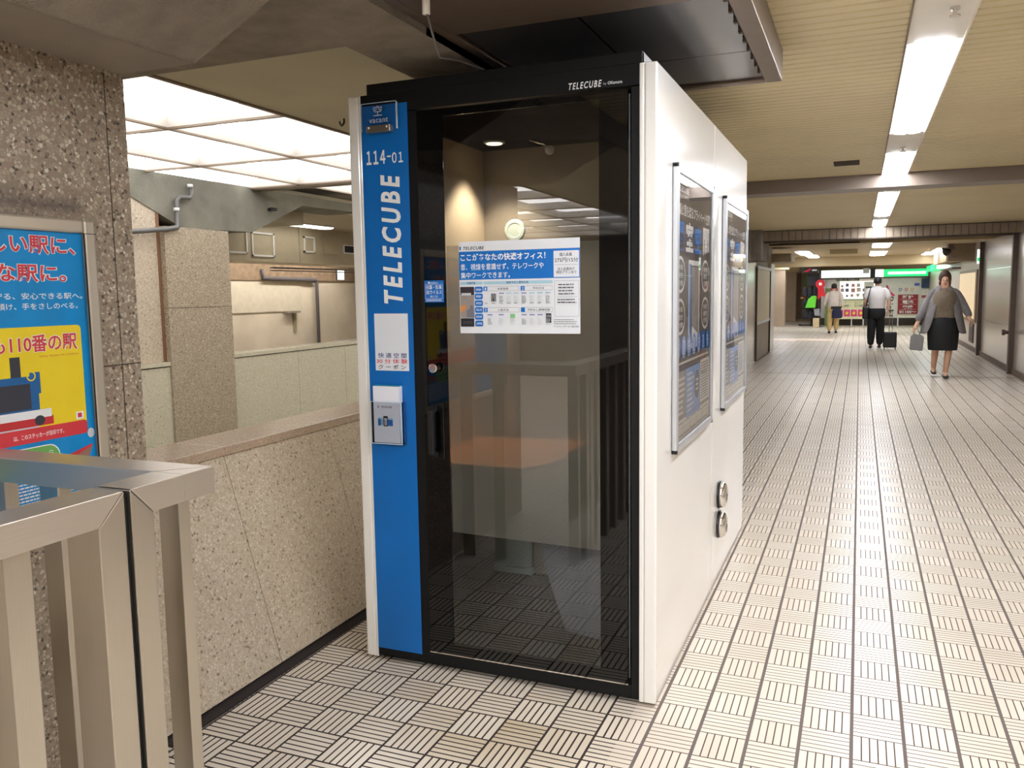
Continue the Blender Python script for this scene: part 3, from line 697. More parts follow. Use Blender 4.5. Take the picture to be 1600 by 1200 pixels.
# door: border glass, clear pane, film, threshold line
dx0, dx1, dz0, dz1 = -.922, -.112, .078, 2.178
cx0, cx1, cz0, cz1 = -.815, -.214, .118, 2.150
d = MB(); yb = YF-.004
for a, c2, e, g in ((dx0, cx0, dz0, dz1), (cx1, dx1, dz0, dz1), (cx0, cx1, dz0, cz0), (cx0, cx1, cz1, dz1)):
    d.box(a, c2, yb, yb+.004, e, g, BLKG)
door = d.build('door', b1)
b = MB(); b.box(cx0, cx1, yb+.0005, yb+.006, cz0, cz1, GLASS)
b = MB(); b.add([(cx0, yb+.001, cz0), (cx1, yb+.001, cz0), (cx1, yb+.001, cz1), (cx0, yb+.001, cz1)], [(0, 1, 2, 3)], GLASS); b.build('glass_pane', door)
b = MB(); b.add([(cx0, yb+.012, .572), (cx1, yb+.012, .560), (cx1, yb+.012, 1.676), (cx0, yb+.012, 1.676)], [(0, 1, 2, 3)], FROST); tag(b.build('privacy_film', door), 'frosted privacy film')
b = MB(); b.box(dx0, dx1, YF-.006, YF, .072, .077, CHROME); b.build('threshold_strip', door)
b = MB(); b.lathe((-.863, yb, 1.217), (0, -1, 0), [(0, .013), (.02, .013), (.021, .0175), (.032, .0175), (.034, .015)], CHROME, 28); b.build('door_knob', door, smooth=False)
b = MB(); hx0, hx1 = -.884, -.862
b.prism([(hx0, yb, 1.075), (hx0, yb-.045, 1.055), (hx0, yb-.045, .885), (hx0, yb, .865), (hx0, yb, .885), (hx0, yb-.028, .90), (hx0, yb-.028, 1.04), (hx0, yb, 1.055)], (hx1-hx0, 0, 0), BLKP)
b.box(-.888, -.835, yb-.004, yb, .862, 1.085, BLKG)
b.build('door_handle', door, bevel=.003)
# blue strip, lettering
f = Sheet((0, YF, 0), (1, 0, 0), (0, 0, 1)); f.h = .0006
f.r(-1.165, .054, -.962, 2.216, BLUE)
f.build('blue_strip', b1)
f = Sheet((0, YF, 0), (1, 0, 0), (0, 0, 1)); f.h = .0016
f.t('TELECUBE', -1.088, 1.462, -1.002, 1.955, WPRT, bold=.034, shear=.2, rot=90, space=1.38)
f.build('lettering', b1)
f = Sheet((0, YF, 0), (1, 0, 0), (0, 0, 1)); f.h = .0016
f.t('１１４', -1.146, 1.996, -1.062, 2.048, WPRT, bold=.03, space=.62); f.t('-', -1.055, 2.020, -1.038, 2.025, WPRT, bold=.01); f.t('０１', -1.033, 1.996, -.985, 2.036, WPRT, bold=.02, space=.62)
f.build('booth_number', b1)
f = Sheet((0, YF, 0), (1, 0, 0), (0, 0, 1)); f.h = .002
f.t('TELECUBE', -.322, 2.193, -.203, 2.216, WPRT, bold=.02, shear=.25, space=1.3); f.t('by', -.197, 2.196, -.186, 2.206, LGPR); f.t('OKamura', -.182, 2.1975, -.131, 2.208, LGPR, bold=.03)
f.build('lettering', b1)
# interior
BEI = pm('beige_felt_wall', (206, 186, 158), .9, vary=.03, bump=.3, bscale=400)
GREYI = pm('grey_felt_wall', (150, 138, 122), .9, vary=.04, bump=.3, bscale=400)
DKI = pm('dark_interior', (52, 50, 50), .8, vary=.05)
b = MB(); b.box(-1.175, -1.13, YF+.06, 1.20, .05, 2.2, BEI); tag(b.build('inner_wall', b1), 'beige felt left inner wall')
b = MB(); b.box(-1.13, -.06, 1.16, 1.20, .05, 2.2, GREYI); tag(b.build('inner_wall', b1), 'grey-beige back inner wall')
b = MB(); b.box(-.075, -.06, YF+.06, 1.16, .05, 2.2, GREYI); tag(b.build('inner_wall', b1), 'grey right inner wall')
b = MB(); b.box(-1.13, -.075, YF+.06, 1.16, 2.2, 2.22, DKI); b.build('inner_ceiling', b1)
b = MB(); b.box(-1.13, -.075, YF+.06, 1.16, .05, .06, pm('dark_carpet', (38, 36, 36), .95, bump=.5)); b.build('inner_floor', b1)
dl = MB(); dl.lathe((-.972, .94, 2.2), (0, 0, -1), [(0, .05), (.006, .05), (.008, .042)], WPRT, 28); dlo = dl.build('downlight', b1)
dl = MB(); dl.lathe((-.972, .94, 2.191), (0, 0, -1), [(0, .038), (.002, .036)], pm('warm_downlight', (255, 240, 210), .4, emis=1.2, ecol=(255, 236, 200), vary=0), 28); dl.build('lens', dlo)
b = MB(); b.tube([(-.80, .96, 2.2), (-.74, .98, 2.18), (-.72, .99, 2.165)], .008, CHROME, 10); b.lathe((-.715, .99, 2.17), (0, 0, -1), [(0, .012), (.01, .022), (.03, .02), (.04, .008)], HOUS, 20); b.build('ceiling_sensor', b1, smooth=True)
ll = bpy.data.lights.new('booth_lamp', 'SPOT'); ll.energy = 18; ll.color = (1, .86, .68); ll.spot_size = math.radians(94); ll.spot_blend = .5; ll.shadow_soft_size = .04
lo = bpy.data.objects.new('booth_lamp', ll); COL.objects.link(lo); lo.location = (-.972-(-.62), .94-YF, 2.18); lo.parent = dlo

WOOD = pm('orange_wood', (214, 140, 76), .4, vary=.08, vscale=6)
t = thing('desk', 'orange wooden desk behind the frosted door film', 'desk', (-.9, .7, .06))
b = MB(); pts = [(-1.128, .42, .750)]
for k in range(9):
    a = math.radians(-90+k*90/8); pts.append((-.72+.16*math.cos(a), .58+.16*math.sin(a), .750))
pts += [(-.56, .95, .750), (-.56, 1.155, .750), (-1.128, 1.155, .750)]
b.prism(pts, (0, 0, .03), WOOD); b.build('desk_top', t, bevel=.004)
b = MB(); b.box(-1.12, -1.08, .5, 1.1, .06, .750, BLKP); b.build('bracket', t)
GSE = pm('grey_upholstery', (120, 120, 130), .85, vary=.05, bump=.3, bscale=300)
t = thing('bench_seat', 'grey upholstered bench inside the booth on the right', 'seat', (-.3, .75, .06))
b = MB(); b.prism([(-.085, .40, .06), (-.46, .40, .10), (-.56, .40, .40), (-.56, .40, .47), (-.22, .40, .47), (-.16, .40, .98), (-.085, .40, .98)], (0, .74, 0), GSE); b.build('seat_body', t, bevel=.02)
b = MB(); b.box(-.56, -.20, .41, 1.13, .47, .52, pm('lilac_cushion', (128, 124, 142), .9, bump=.3)); b.build('cushion', t, bevel=.02)
t = thing('panel_heater', 'pale grey-green panel heater under the desk', 'heater', (-1.03, 1.1, .06))
PG = pm('pale_green_panel', (176, 192, 184), .5, vary=.02)
b = MB(); b.box(-1.12, -.88, 1.10, 1.14, .10, .42, PG); b.build('body', t, bevel=.012)
b = MB(); b.box(-1.125, -1.11, 1.06, 1.15, .06, .42, PG); b.box(-1.11, -.87, 1.085, 1.13, .07, .10, PG); b.build('stand', t, bevel=.004)
t = thing('ring_light', 'small round-cornered desk lamp behind the glass', 'lamp', (-.938, 1.10, .745))
PGL = pm('mint_lamp_shell', (200, 212, 204), .4)
b = MB(); b.lathe((-.938, 1.10, .745), (0, 0, 1), [(0, .06), (.01, .06), (.015, .02)], PGL, 28); b.build('base', t)
b = MB(); b.tube([(-.946, 1.105, .75), (-.946, 1.105, 1.77)], .005, HOUS, 10); b.tube([(-.930, 1.105, .75), (-.930, 1.105, 1.77)], .005, HOUS, 10); b.build('pole', t, smooth=True)
b = MB(); b.lathe((-.938, 1.11, 1.80), (0, -1, 0), [(0, .05), (.006, .054), (.016, .054), (.02, .05), (.021, .036), (.019, .034)], PGL, 32); b.build('lamp_head', t)

# things fixed on the blue strip
t = thing('vacancy_plate', 'clear acrylic vacancy plate at the top of the blue strip', 'plate', (-1.075, YF, 2.17))
b = MB(); b.box(-1.152, -.998, YF-.022, YF-.014, 2.118, 2.220, ACRY); pl = b.build('acrylic_plate', t)
EDG = pm('bright_acrylic_edge', (206, 226, 240), .2, vary=0)
b = MB(); b.box(-.9985, -.996, YF-.023, YF-.013, 2.120, 2.218, EDG); b.box(-1.152, -.998, YF-.022, YF-.021, 2.2195, 2.2215, EDG); b.box(-1.1535, -1.1515, YF-.022, YF-.014, 2.12, 2.22, EDG); b.build('polished_edge', t)
f = Sheet((0, YF-.022, 0), (1, 0, 0), (0, 0, 1)); f.h = .0008
f.t('空', -1.096, 2.172, -1.058, 2.210, LGPR); f.t('vacant', -1.115, 2.147, -1.033, 2.163, LGPR, space=1.1)
f.build('lettering', t)
b = MB(); b.box(-1.125, -1.022, YF-.032, YF-.001, 2.110, 2.136, RAILM); b.build('bracket', t, bevel=.002)
for xx in (-1.112, -1.034):
    b = MB(); b.lathe((xx, YF-.032, 2.128), (0, -1, 0), [(0, .004), (.003, .003)], WPRT, 12); b.build('screw', t)
t = thing('coupon_sticker', 'white coupon sticker on the blue strip, above the card holder', 'sticker', (-1.06, YF, 1.2))
f = Sheet((0, YF, 0), (1, 0, 0), (0, 0, 1)); f.h = .0018
f.r(-1.135, 1.200, -.984, 1.424, pm('sticker_white', (226, 230, 236), .4, vary=0)); f.build('sticker_sheet', t)
f = Sheet((0, YF, 0), (1, 0, 0), (0, 0, 1)); f.h = .0024
NAVY = pm('navy_print', (40, 62, 130), .4, vary=0)
f.t('快 適 空 間', -1.122, 1.250, -.994, 1.270, NAVY, bold=.01); f.t('30 分 体 験', -1.130, 1.228, -.990, 1.247, RPRT, bold=.01); f.t('ク ー ポ ン', -1.122, 1.206, -.998, 1.224, KPRT, bold=.01)
f.build('lettering', t)
t = thing('card_holder', 'clear acrylic card holder on the blue strip below the sticker', 'card holder', (-1.07, YF, .92))
b = MB()
b.box(-1.142, -1.004, YF-.004, YF-.002, .915, 1.085, ACRY); b.box(-1.142, -1.004, YF-.037, YF-.035, .915, 1.080, ACRY)
b.box(-1.142, -1.140, YF-.037, YF-.002, .915, 1.080, ACRY); b.box(-1.006, -1.004, YF-.037, YF-.002, .915, 1.080, ACRY); b.box(-1.142, -1.004, YF-.037, YF-.002, .913, .916, ACRY)
b.build('pocket', t)
b = MB()
for q in ((-1.1425, -1.141), (-1.005, -1.0035)): b.box(q[0], q[1], YF-.038, YF-.034, .915, 1.081, EDG)
b.box(-1.142, -1.004, YF-.038, YF-.036, .913, .916, EDG); b.box(-1.142, -1.004, YF-.038, YF-.036, 1.079, 1.081, EDG); b.build('polished_edge', t)
t = thing('leaflet_stack', 'stack of white leaflets standing in the clear holder', 'leaflets', (-1.07, YF-.02, .92))
b = MB(); b.box(-1.132, -1.016, YF-.033, YF-.006, .918, 1.142, pm('leaflet_white', (230, 232, 240), .5, vary=0)); b.build('paper_stack', t)
b = MB(); b.box(-1.1325, -1.0155, YF-.0335, YF-.0055, 1.1415, 1.144, pm('teal_edge', (40, 140, 170), .5, vary=0)); b.build('teal_top_edge', t)
f = Sheet((0, YF-.033, 0), (1, 0, 0), (0, 0, 1)); f.h = .0006
f.t('TELECUBE', -1.098, 1.056, -1.048, 1.064, KPRT, bold=.02, shear=.2, space=1.2); f.r(-1.112, 1.055, -1.108, 1.065, NAVY)
f.r(-1.113, .985, -1.046, 1.018, CYPR); f.r(-1.113, .985, -1.100, 1.012, BPRT); f.r(-1.070, .985, -1.046, 1.010, BPRT); f.r(-1.088, .983, -1.068, 1.024, KPRT); f.r(-1.084, .988, -1.072, 1.015, LGPR); f.lines(-1.11, .99, -1.05, 1.01, 4, NAVY)
f.build('cover_print', t)
# small blue notice
t = thing('notice_sticker', 'small square blue disinfection notice on the door border', 'sticker', (-.865, yb, 1.47))
f = Sheet((0, yb, 0), (1, 0, 0), (0, 0, 1)); f.h = .0004
f.r(-.906, 1.466, -.824, 1.548, BPRT); f.build('sticker_sheet', t)
f = Sheet((0, yb, 0), (1, 0, 0), (0, 0, 1)); f.h = .001
f.t('抗菌・防臭', -.899, 1.515, -.832, 1.531, WPRT, bold=.012); f.t('抗ウイルス', -.899, 1.496, -.832, 1.512, WPRT, bold=.012); f.t('施工済', -.882, 1.484, -.850, 1.492, WPRT); f.e(-.886, 1.540, .004, .004, WPRT); f.t('delfino', -.880, 1.536, -.848, 1.543, WPRT)
f.frame(-.903, 1.480, -.828, 1.534, .0008, WPRT); f.lines(-.899, 1.469, -.832, 1.478, 2, WPRT, jit=.05)
f.build('lettering', t)

# information sheet on the glass
t = thing('information_poster', 'white and blue information sheet stuck on the glass door', 'poster', (-.52, yb, 1.348))
px0, pz0, PW, PH = -.757, 1.349, .473, .339
f = Sheet((px0, yb, pz0), (1, 0, 0), (0, 0, 1)); f.h = .001
b = MB(); b.box(px0, px0+PW, yb-.001, yb, pz0, pz0+PH, pm('poster_paper', (228, 231, 235), .35, vary=0)); b.build('paper', t)
f.h = .0014
def S2(a, b_, c_, d_): return a/1300*PW, (1040-d_)/1040*PH, c_/1300*PW, (1040-b_)/1040*PH   # boxes read in a 1300x1040 layout
# header
f.r(*S2(0, 110, 1300, 430), BPRT)
f.r(*S2(8, 52, 24, 92), BPRT); f.t('TELECUBE', *S2(50, 56, 285, 92), KPRT, bold=.02, shear=.22, space=1.15)
f.t('ここがあなたの快適オフィス！', *S2(18, 136, 945, 218), WPRT, bold=.022)
f.t('音、視線を意識せず、テレワークや', *S2(18, 250, 925, 322), WPRT, bold=.008)
f.t('集中ワークできます。', *S2(18, 345, 565, 415), WPRT, bold=.008)
f.r(*S2(1030, 135, 1292, 420), pm('poster_box', (226, 229, 234), .4, vary=0))
f.t('個人会員', *S2(1090, 158, 1220, 196), KPRT, bold=.01); f.t('275円/15分', *S2(1040, 210, 1282, 262), KPRT, bold=.008); f.r(*S2(1040, 285, 1280, 288), GPRT)
f.t('法人会員向け', *S2(1070, 315, 1245, 350), KPRT, bold=.008); f.t('特別プランあり', *S2(1055, 352, 1262, 386), KPRT, bold=.008)
# lower part
f.r(*S2(10, 452, 262, 486), CYPR); f.t('快適機能', *S2(85, 454, 182, 482), NAVY, bold=.01)
f.r(*S2(275, 452, 1018, 486), CYPR); f.t('簡単予約と簡単利用', *S2(525, 454, 760, 482), NAVY, bold=.01)
f.r(*S2(8, 510, 165, 605), pm('photo_dark', (50, 40, 44), .4, vary=.2)); f.r(*S2(20, 580, 130, 605), LGPR)
f.r(*S2(8, 608, 165, 862), pm('photo_grey', (150, 140, 134), .4, vary=.15))
f.poly([(v[0]/1300*PW, (1040-v[1])/1040*PH) for v in ((8, 730), (60, 710), (75, 740), (50, 785), (8, 800))], WOOD)
f.poly([(v[0]/1300*PW, (1040-v[1])/1040*PH) for v in ((75, 862), (78, 775), (110, 760), (118, 720), (150, 722), (163, 862))], GSE)
f.r(*S2(8, 868, 160, 965), pm('photo_black', (34, 34, 36), .4, vary=.1))
for q in (38, 75, 112): f.frame(*S2(q, 905, q+22, 928), .0008, GPRT)
for k, s_ in enumerate(('防音設計', '照明設計', '換気設計', 'Wi-Fi', '防犯対策', '24時間')):
    y = 510+k*77; f.rr(*S2(172, y, 262, y+66), BPRT, .006); f.t(s_, *S2(186, y+20, 248, y+46), WPRT, bold=.01)
def head(x0, y0, x1, y1, n, s_):
    f.frame(*S2(x0, y0, x1, y1), .0007, GPRT); f.r(*S2(x0, y0, x0+42, y1), BPRT)
    if n: f.t(n, *S2(x0+14, y0+10, x0+28, y1-8), WPRT, bold=.01)
    xm = (x0+x1)/2+20; f.t(s_, *S2(xm-len(s_)*15, y0+14, xm+len(s_)*15, y1-12), KPRT)
head(272, 510, 660, 560, '1', '会員登録'); head(680, 510, 1015, 560, '2', '予約方法'); head(272, 748, 660, 800, '3', '入室方法'); head(680, 748, 1015, 800, '', '予約なし即時利用')
LAV = pm('lavender_print', (150, 150, 196), .4, vary=0); GRN = pm('pale_green_print', (140, 206, 140), .4, vary=0)
for k, x_ in enumerate((275, 355, 440, 520, 600, 685, 770, 855, 940)):
    f.frame(*S2(x_, 575, x_+62, 708), .0003, LGPR)
    if k == 1: f.r(*S2(x_, 590, x_+56, 680), GPRT); f.r(*S2(x_+20, 640, x_+30, 680), KPRT)
    elif k > 1: f.r(*S2(x_+4, 582, x_+58, 594), LAV if k in (2, 5) else CYPR); f.lines(*S2(x_+6, 615, x_+56, 690), 6, GPRT if k in (2, 5, 8) else LGPR)
    f.lines(*S2(x_+8, 690, x_+54, 706), 2, GPRT)
for k, x_ in enumerate((310, 435, 560, 685, 770, 855, 945)):
    f.frame(*S2(x_, 812, x_+62, 945), .0003, LGPR)
    if k == 2: f.r(*S2(x_+6, 820, x_+56, 865), GRN)
    elif k == 6: f.r(*S2(x_+4, 815, x_+58, 920), KPRT); f.r(*S2(x_+8, 830, x_+54, 862), GPRT)
    else: f.r(*S2(x_+4, 822, x_+58, 836), LAV)
    f.lines(*S2(x_+6, 870, x_+56, 940), 5, GPRT if k in (0, 3) else LGPR)
f.frame(*S2(1040, 460, 1292, 850), .0008, GPRT)
f.lines(*S2(1080, 485, 1260, 620), 4, KPRT, fill=.28, jit=.3); f.r(*S2(1060, 635, 1275, 637), GPRT); f.lines(*S2(1070, 650, 1268, 712), 2, KPRT, fill=.3, jit=.1)
f.lines(*S2(1030, 875, 1290, 940), 3, KPRT, fill=.22, jit=.3); f.t('テレキューブサービス株式会社', *S2(1030, 948, 1292, 970), KPRT)
f.build('print', t)

# rear booth
b2_ = thing('phone_booth', 'second plain white booth standing directly behind the first one', 'booth', (-.62, 1.302, 0), 'office booths')
booth_shell(b2_, 1.303, 2.505, False)
b = MB(); b.box(-1.18, -.055, 1.305, 1.33, .03, 2.258, WHITE); b.box(-1.18, -.055, 2.475, 2.50, .03, 2.258, WHITE); b.build('end_wall', b2_)

# framed posters on the right-hand side of the booths
ALU = pm('aluminium_frame', (206, 210, 216), .3, metal=.75, vary=.02)
PDK = pm('poster_charcoal', (92, 84, 78), .35, vary=.03)
PBL = pm('poster_blue', (58, 126, 200), .35, vary=0); PLB = pm('poster_light_blue', (128, 160, 214), .35, vary=0)
PSK = pm('poster_photo_grey', (150, 142, 134), .35, vary=.12, vscale=5); PWH = pm('poster_off_white', (226, 222, 216), .35, vary=0)
PSK2 = pm('poster_photo_pale', (176, 172, 166), .35, vary=.10, vscale=8)
GLP = glass_mat('poster_cover_sheet', tint=(252, 252, 252), ior=1.13)
def side_poster(y0, y1, lab):
    z0, z1 = .885, 1.957; fr = .032
    t = thing('framed_poster', lab, 'poster', (RX, (y0+y1)/2, z0), 'framed posters on the booth sides')
    b = MB(); x0, x1 = RX+.001, RX+.022
    for a in ((y0, y0+fr, z0, z1), (y1-fr, y1, z0, z1), (y0+fr, y1-fr, z0, z0+fr), (y0+fr, y1-fr, z1-fr, z1)):
        b.box(x0, x1, *a, ALU)
    b.build('frame', t, bevel=.005)
    b = MB()
    for yy in (y0, y1-.014):
        for zz in (z0-.002, z1-.012): b.box(x0, x1+.001, yy, yy+.014, zz, zz+.014, BLKP)
    b.build('corner_cap', t)
    b = MB(); b.box(RX+.001, RX+.006, y0+fr, y1-fr, z0+fr, z1-fr, PDK); b.build('poster_sheet', t)
    W = y1-y0-2*fr; Hh = z1-z0-2*fr
    s = Sheet((RX+.006, y0+fr, z0+fr), (0, W, 0), (0, 0, Hh)); s.h = .0004
    s.t('TELECUBE', .02, .945, .34, .968, PWH, bold=.02); s.t('テレキューブ個室型', .02, .925, .34, .938, PWH)
    s.t('視線と音を遮るプライベート空間', .01, .858, .99, .905, PWH, bold=.014)
    for k, (ch, m_) in enumerate((('個', PBL), ('室', PWH), ('空', PBL), ('間', PWH))):
        s.t(ch, .01+k*.252, .725, .215+k*.252, .842, m_, bold=.035)
    s.frame(.34, .34, .66, .695, .02, PWH); s.r(.36, .35, .41, .68, PBL); s.r(.43, .36, .64, .67, PSK)
    s.poly([(.44, .36), (.64, .36), (.64, .39), (.44, .43)], PWH)
    for cx_ in (.12, .85):
        for cz_ in (.635, .475):
            s.ring(cx_, cz_, .125, .070, .012, PWH)
            for j in range(3): s.t('快適空間'[j:j+2], cx_-.06, cz_+.018-j*.030, cx_+.06, cz_+.038-j*.030, PWH, bold=.01)
    for k in range(7): s.e(.07+k*.144, .355, .060, .044, PLB if k < 5 else BPRT); s.t('快適'[k % 2], .04+k*.144, .325, .10+k*.144, .385, PWH)
    s.lines(.02, .285, .98, .305, 1, PWH, jit=.02)
    s.r(0, 0, 1, .265, PSK); s.r(0, .0, 1, .075, PWH); s.r(.28, .065, .70, .265, PLB); s.r(.70, .09, 1.0, .275, PWH); s.e(.60, .18, .075, .06, PDK)
    s.lines(.02, .09, .26, .245, 7, PWH); s.lines(.31, .08, .52, .25, 8, PWH); s.lines(.72, .10, .97, .265, 14, GPRT, jit=.1); s.lines(.56, .15, .64, .21, 3, PWH, jit=.1)
    for k in range(5): s.frame(.03+k*.19, .012, .19+k*.19, .062, .003, GPRT)
    s.build('print', t)
    b = MB(); b.add([(RX+.016, y0+fr, z0+fr), (RX+.016, y1-fr, z0+fr), (RX+.016, y1-fr, z1-fr), (RX+.016, y0+fr, z1-fr)], [(0, 1, 2, 3)], GLP); b.build('cover_sheet', t)
side_poster(.352, 1.178, 'dark tall framed poster on the front booth side, nearer of the two')
side_poster(1.552, 2.432, 'dark tall framed poster on the rear booth side, farther of the two')
for k, (z_, lab) in enumerate(((.455, 'upper round chrome vent cap on the booth side'), (.300, 'lower round chrome vent cap on the booth side'))):
    t = thing('round_vent', lab, 'vent', (RX, 1.53, z_), 'chrome vent caps')
    b = MB(); b.lathe((RX, 1.53, z_), (1, 0, 0), [(0, .070), (.010, .070), (.010, .066)], BLKP, 36); b.build('gasket', t)
    b = MB(); b.lathe((RX+.010, 1.53, z_), (1, 0, 0), [(0, .068), (.014, .066), (.026, .058), (.032, .047), (.032, .040), (.026, .038)], CHROME, 40); b.build('cover', t, smooth=True)
    b = MB(); b.lathe((RX+.030, 1.53, z_), (1, 0, 0), [(0, .041), (.002, .041)], BLKP, 36)
    for q in range(-4, 5):
        h_ = math.sqrt(max(.041**2-(q*.009)**2, 0)); b.box(RX+.031, RX+.037, 1.53-h_, 1.53+h_, z_+q*.009-.002, z_+q*.009+.002, CHROME)
    b.build('louvre', t)

# ------------------------------------------------------------------ stainless railing
ZT = 1.11; TH = .0615
RXo, RXi = -.7448, -.8365
YA0, YA1 = -1.3360, -1.2415         # rail across, front and back edge
YB0 = -1.4845; YC1 = -1.5000
t = thing('stainless_railing', 'square brushed stainless railing corner in front of the column poster', 'railing', (-.82, -1.25, 0))
b = MB(); b.prism([(-1.455, YA0, ZT-TH), (-1.455, YA1, ZT-TH), (RXo, YA1, ZT-TH), (RXi, YA0, ZT-TH)], (0, 0, TH), RAILH); b.build('top_rail', t, bevel=.0018)
b = MB(); b.prism([(RXo, YA0, ZT-TH), (RXo, YB0+.0585, ZT-TH), (RXo, YB0, ZT), (RXo, YA0, ZT)], (RXi-RXo, 0, 0), RAILH); b.prism([(RXo, YA1, ZT-TH), (RXo, YA0, ZT-TH), (RXi, YA0, ZT-TH)], (0, 0, TH), RAILH); b.build('top_rail', t, bevel=.0012)
b = MB(); b.prism([(RXo, YB0, ZT-.002), (RXo, YB0, 0), (RXo, YB0+.0585, 0), (RXo, YB0+.0585, ZT-TH-.001)], (RXi-RXo, 0, 0), RAILM); b.build('post', t, bevel=.002)
for (xa, xb, ya, yb_) in ((-.815, -.757, -1.345, -1.312), (-1.240, -1.175, -1.308, -1.270), (-1.440, -1.365, -1.308, -1.270)):
    b = MB(); b.box(xa, xb, ya, yb_, 0, ZT-TH, RAILM); b.build('baluster', t, bevel=.0015)
t = thing('railing_gate', 'stainless railing section closest to the camera beyond the black gap', 'railing', (-.82, -1.8, 0))
b = MB(); b.prism([(RXo, YC1, ZT), (RXo, YC1-.065, ZT-TH), (RXo, -2.58, ZT-TH), (RXo, -2.58, ZT)], (RXi-RXo, 0, 0), RAILH); b.build('top_rail', t, bevel=.0018)
b = MB(); b.prism([(RXo, YC1, ZT-.002), (RXo, YC1, 0), (RXo, YC1-.065, 0), (RXo, YC1-.065, ZT-TH-.001)], (RXi-RXo, 0, 0), RAILM); b.build('post', t, bevel=.002)
for yy in (-1.753, -1.95, -2.145, -2.34, -2.535):
    b = MB(); b.box(-.828, -.765, yy, yy+.055, 0, ZT-TH, RAILM); b.build('baluster', t, bevel=.0015)
b = MB(); b.box(RXi+.01, RXo-.012, YC1+.001, YB0-.001, .02, ZT-.012, pm('slit_black', (20, 22, 24), .7, vary=0)); b.build('rubber_gasket', t)  # black strip filling the slit between the end posts

# ------------------------------------------------------------------ poster on the column
t = thing('framed_poster', 'blue safety poster in a silver frame on the coarse stone column', 'poster', (-1.49, -1.4, .86))
CY1 = -.893; CY0 = -2.06; z0, z1 = .865, 1.728; fr = .040
STF = pm('champagne_frame', (200, 188, 168), .32, metal=.6, vary=.02)
b = MB()
for a in ((CY0, CY0+fr, z0, z1), (CY1-fr, CY1, z0, z1), (CY0+fr, CY1-fr, z0, z0+fr), (CY0+fr, CY1-fr, z1-fr, z1)): b.box(-1.49, -1.462, *a, STF)
b.build('frame', t, bevel=.007)
b = MB(); b.box(-1.4625, -1.4605, CY1-fr-.004, CY1-fr, z0+fr, z1-fr, BLKP); b.box(-1.4622, -1.461, CY1-fr-.02, CY1, z1-fr-.001, z1-fr+.001, BLKP); b.build('frame_gap', t)
SKY = pm('poster_sky_blue', (0, 140, 208), .35, vary=.05, vscale=14)
b = MB(); b.box(-1.485, -1.474, CY0+fr, CY1-fr, z0+fr, z1-fr, SKY); b.build('poster_sheet', t)
YR = CY1-fr   # right edge of the sheet
s = Sheet((-1.474, YR, 0), (0, 1, 0), (0, 0, 1)); s.h = .0004
for body, xa, xb, za, zb in (('こどもにやさしい駅に、', -.66, -.022, 1.622, 1.678), ('こどもに安全な駅に。', -.66, -.058, 1.545, 1.600)):
    s.t(body, xa, za, xb, zb, WPRT, bold=.055); s.t(body, xa+.0035, za+.002, xb-.0035, zb-.002, RPRT, bold=.02)
s.t('子どもたちを見守る、安心できる駅へ。', -.47, 1.500, -.012, 1.518, WPRT, bold=.008)
s.t('子どもの声に耳を傾け、手をさしのべる。', -.47, 1.472, -.030, 1.490, WPRT, bold=.008)
YEL = pm('poster_yellow', (246, 216, 40), .35, vary=.02)
s.rr(-.62, 1.118, -.026, 1.425, YEL, .012); s.rr(-.62, 1.118, -.18, 1.425, LGPR, .012); s.rr(-.30, 1.15, -.10, 1.425, YEL, .02)
s.t('こども110番の駅', -.40, 1.352, -.038, 1.405, WPRT, bold=.05); s.t('こども110番の駅', -.397, 1.354, -.041, 1.403, RPRT, bold=.02); s.t('Safety Station for Children', -.165, 1.338, -.038, 1.345, RPRT)
# generic locomotive stand-in without a face
NV = pm('loco_blue', (24, 96, 156), .4, vary=0); DKL = pm('loco_dark', (54, 56, 66), .4, vary=0); RDL = pm('loco_red', (200, 50, 54), .4, vary=0)
s.r(-.62, 1.150, -.135, 1.175, RDL); s.r(-.30, 1.172, -.140, 1.195, WPRT); s.r(-.30, 1.195, -.175, 1.29, NV); s.r(-.20, 1.24, -.168, 1.30, NV); s.r(-.30, 1.20, -.20, 1.27, DKL); s.r(-.255, 1.29, -.225, 1.345, DKL); s.e(-.178, 1.165, .016, .014, DKL); s.ring(-.195, 1.290, .014, .014, .004, YEL)
s.r(-.062, 1.150, -.036, 1.172, WPRT); s.poly([(-.056, 1.155), (-.042, 1.155), (-.042, 1.168), (-.056, 1.168)], RPRT)
s.rr(-.62, 1.106, -.026, 1.146, RPRT, .010); s.t('は、このステッカーが目印です。', -.26, 1.118, -.105, 1.132, WPRT, bold=.01)
s.e(-.015, 1.104, .012, .014, LGPR)
GRP = pm('poster_green', (112, 172, 88), .4, vary=0)
s.rr(-.56, 1.018, -.122, 1.094, WPRT, .035); s.rr(-.56, 1.021, -.125, 1.091, GRP, .033)
s.t('こまったことがあったら、', -.40, 1.060, -.130, 1.077, WPRT, bold=.01); s.t('すぐに話そうね。', -.40, 1.032, -.185, 1.049, WPRT, bold=.01)
s.poly([(-.125, 1.045), (-.012, 1.072), (-.02, 1.05), (-.115, 1.03)], RDL); s.poly([(-.118, 1.03), (-.012, 1.066), (-.03, 1.03), (-.06, 1.02)], pm('rail_tan', (150, 110, 96), .5, vary=0))
s.lines(-.46, .925, -.008, 1.018, 10, WPRT, fill=.5, jit=.05)
s.build('print', t)
b = MB(); b.add([(-1.4655, CY0+fr, z0+fr), (-1.4655, YR, z0+fr), (-1.4655, YR, z1-fr), (-1.4655, CY0+fr, z1-fr)], [(0, 1, 2, 3)], GLP); b.build('cover_sheet', t)

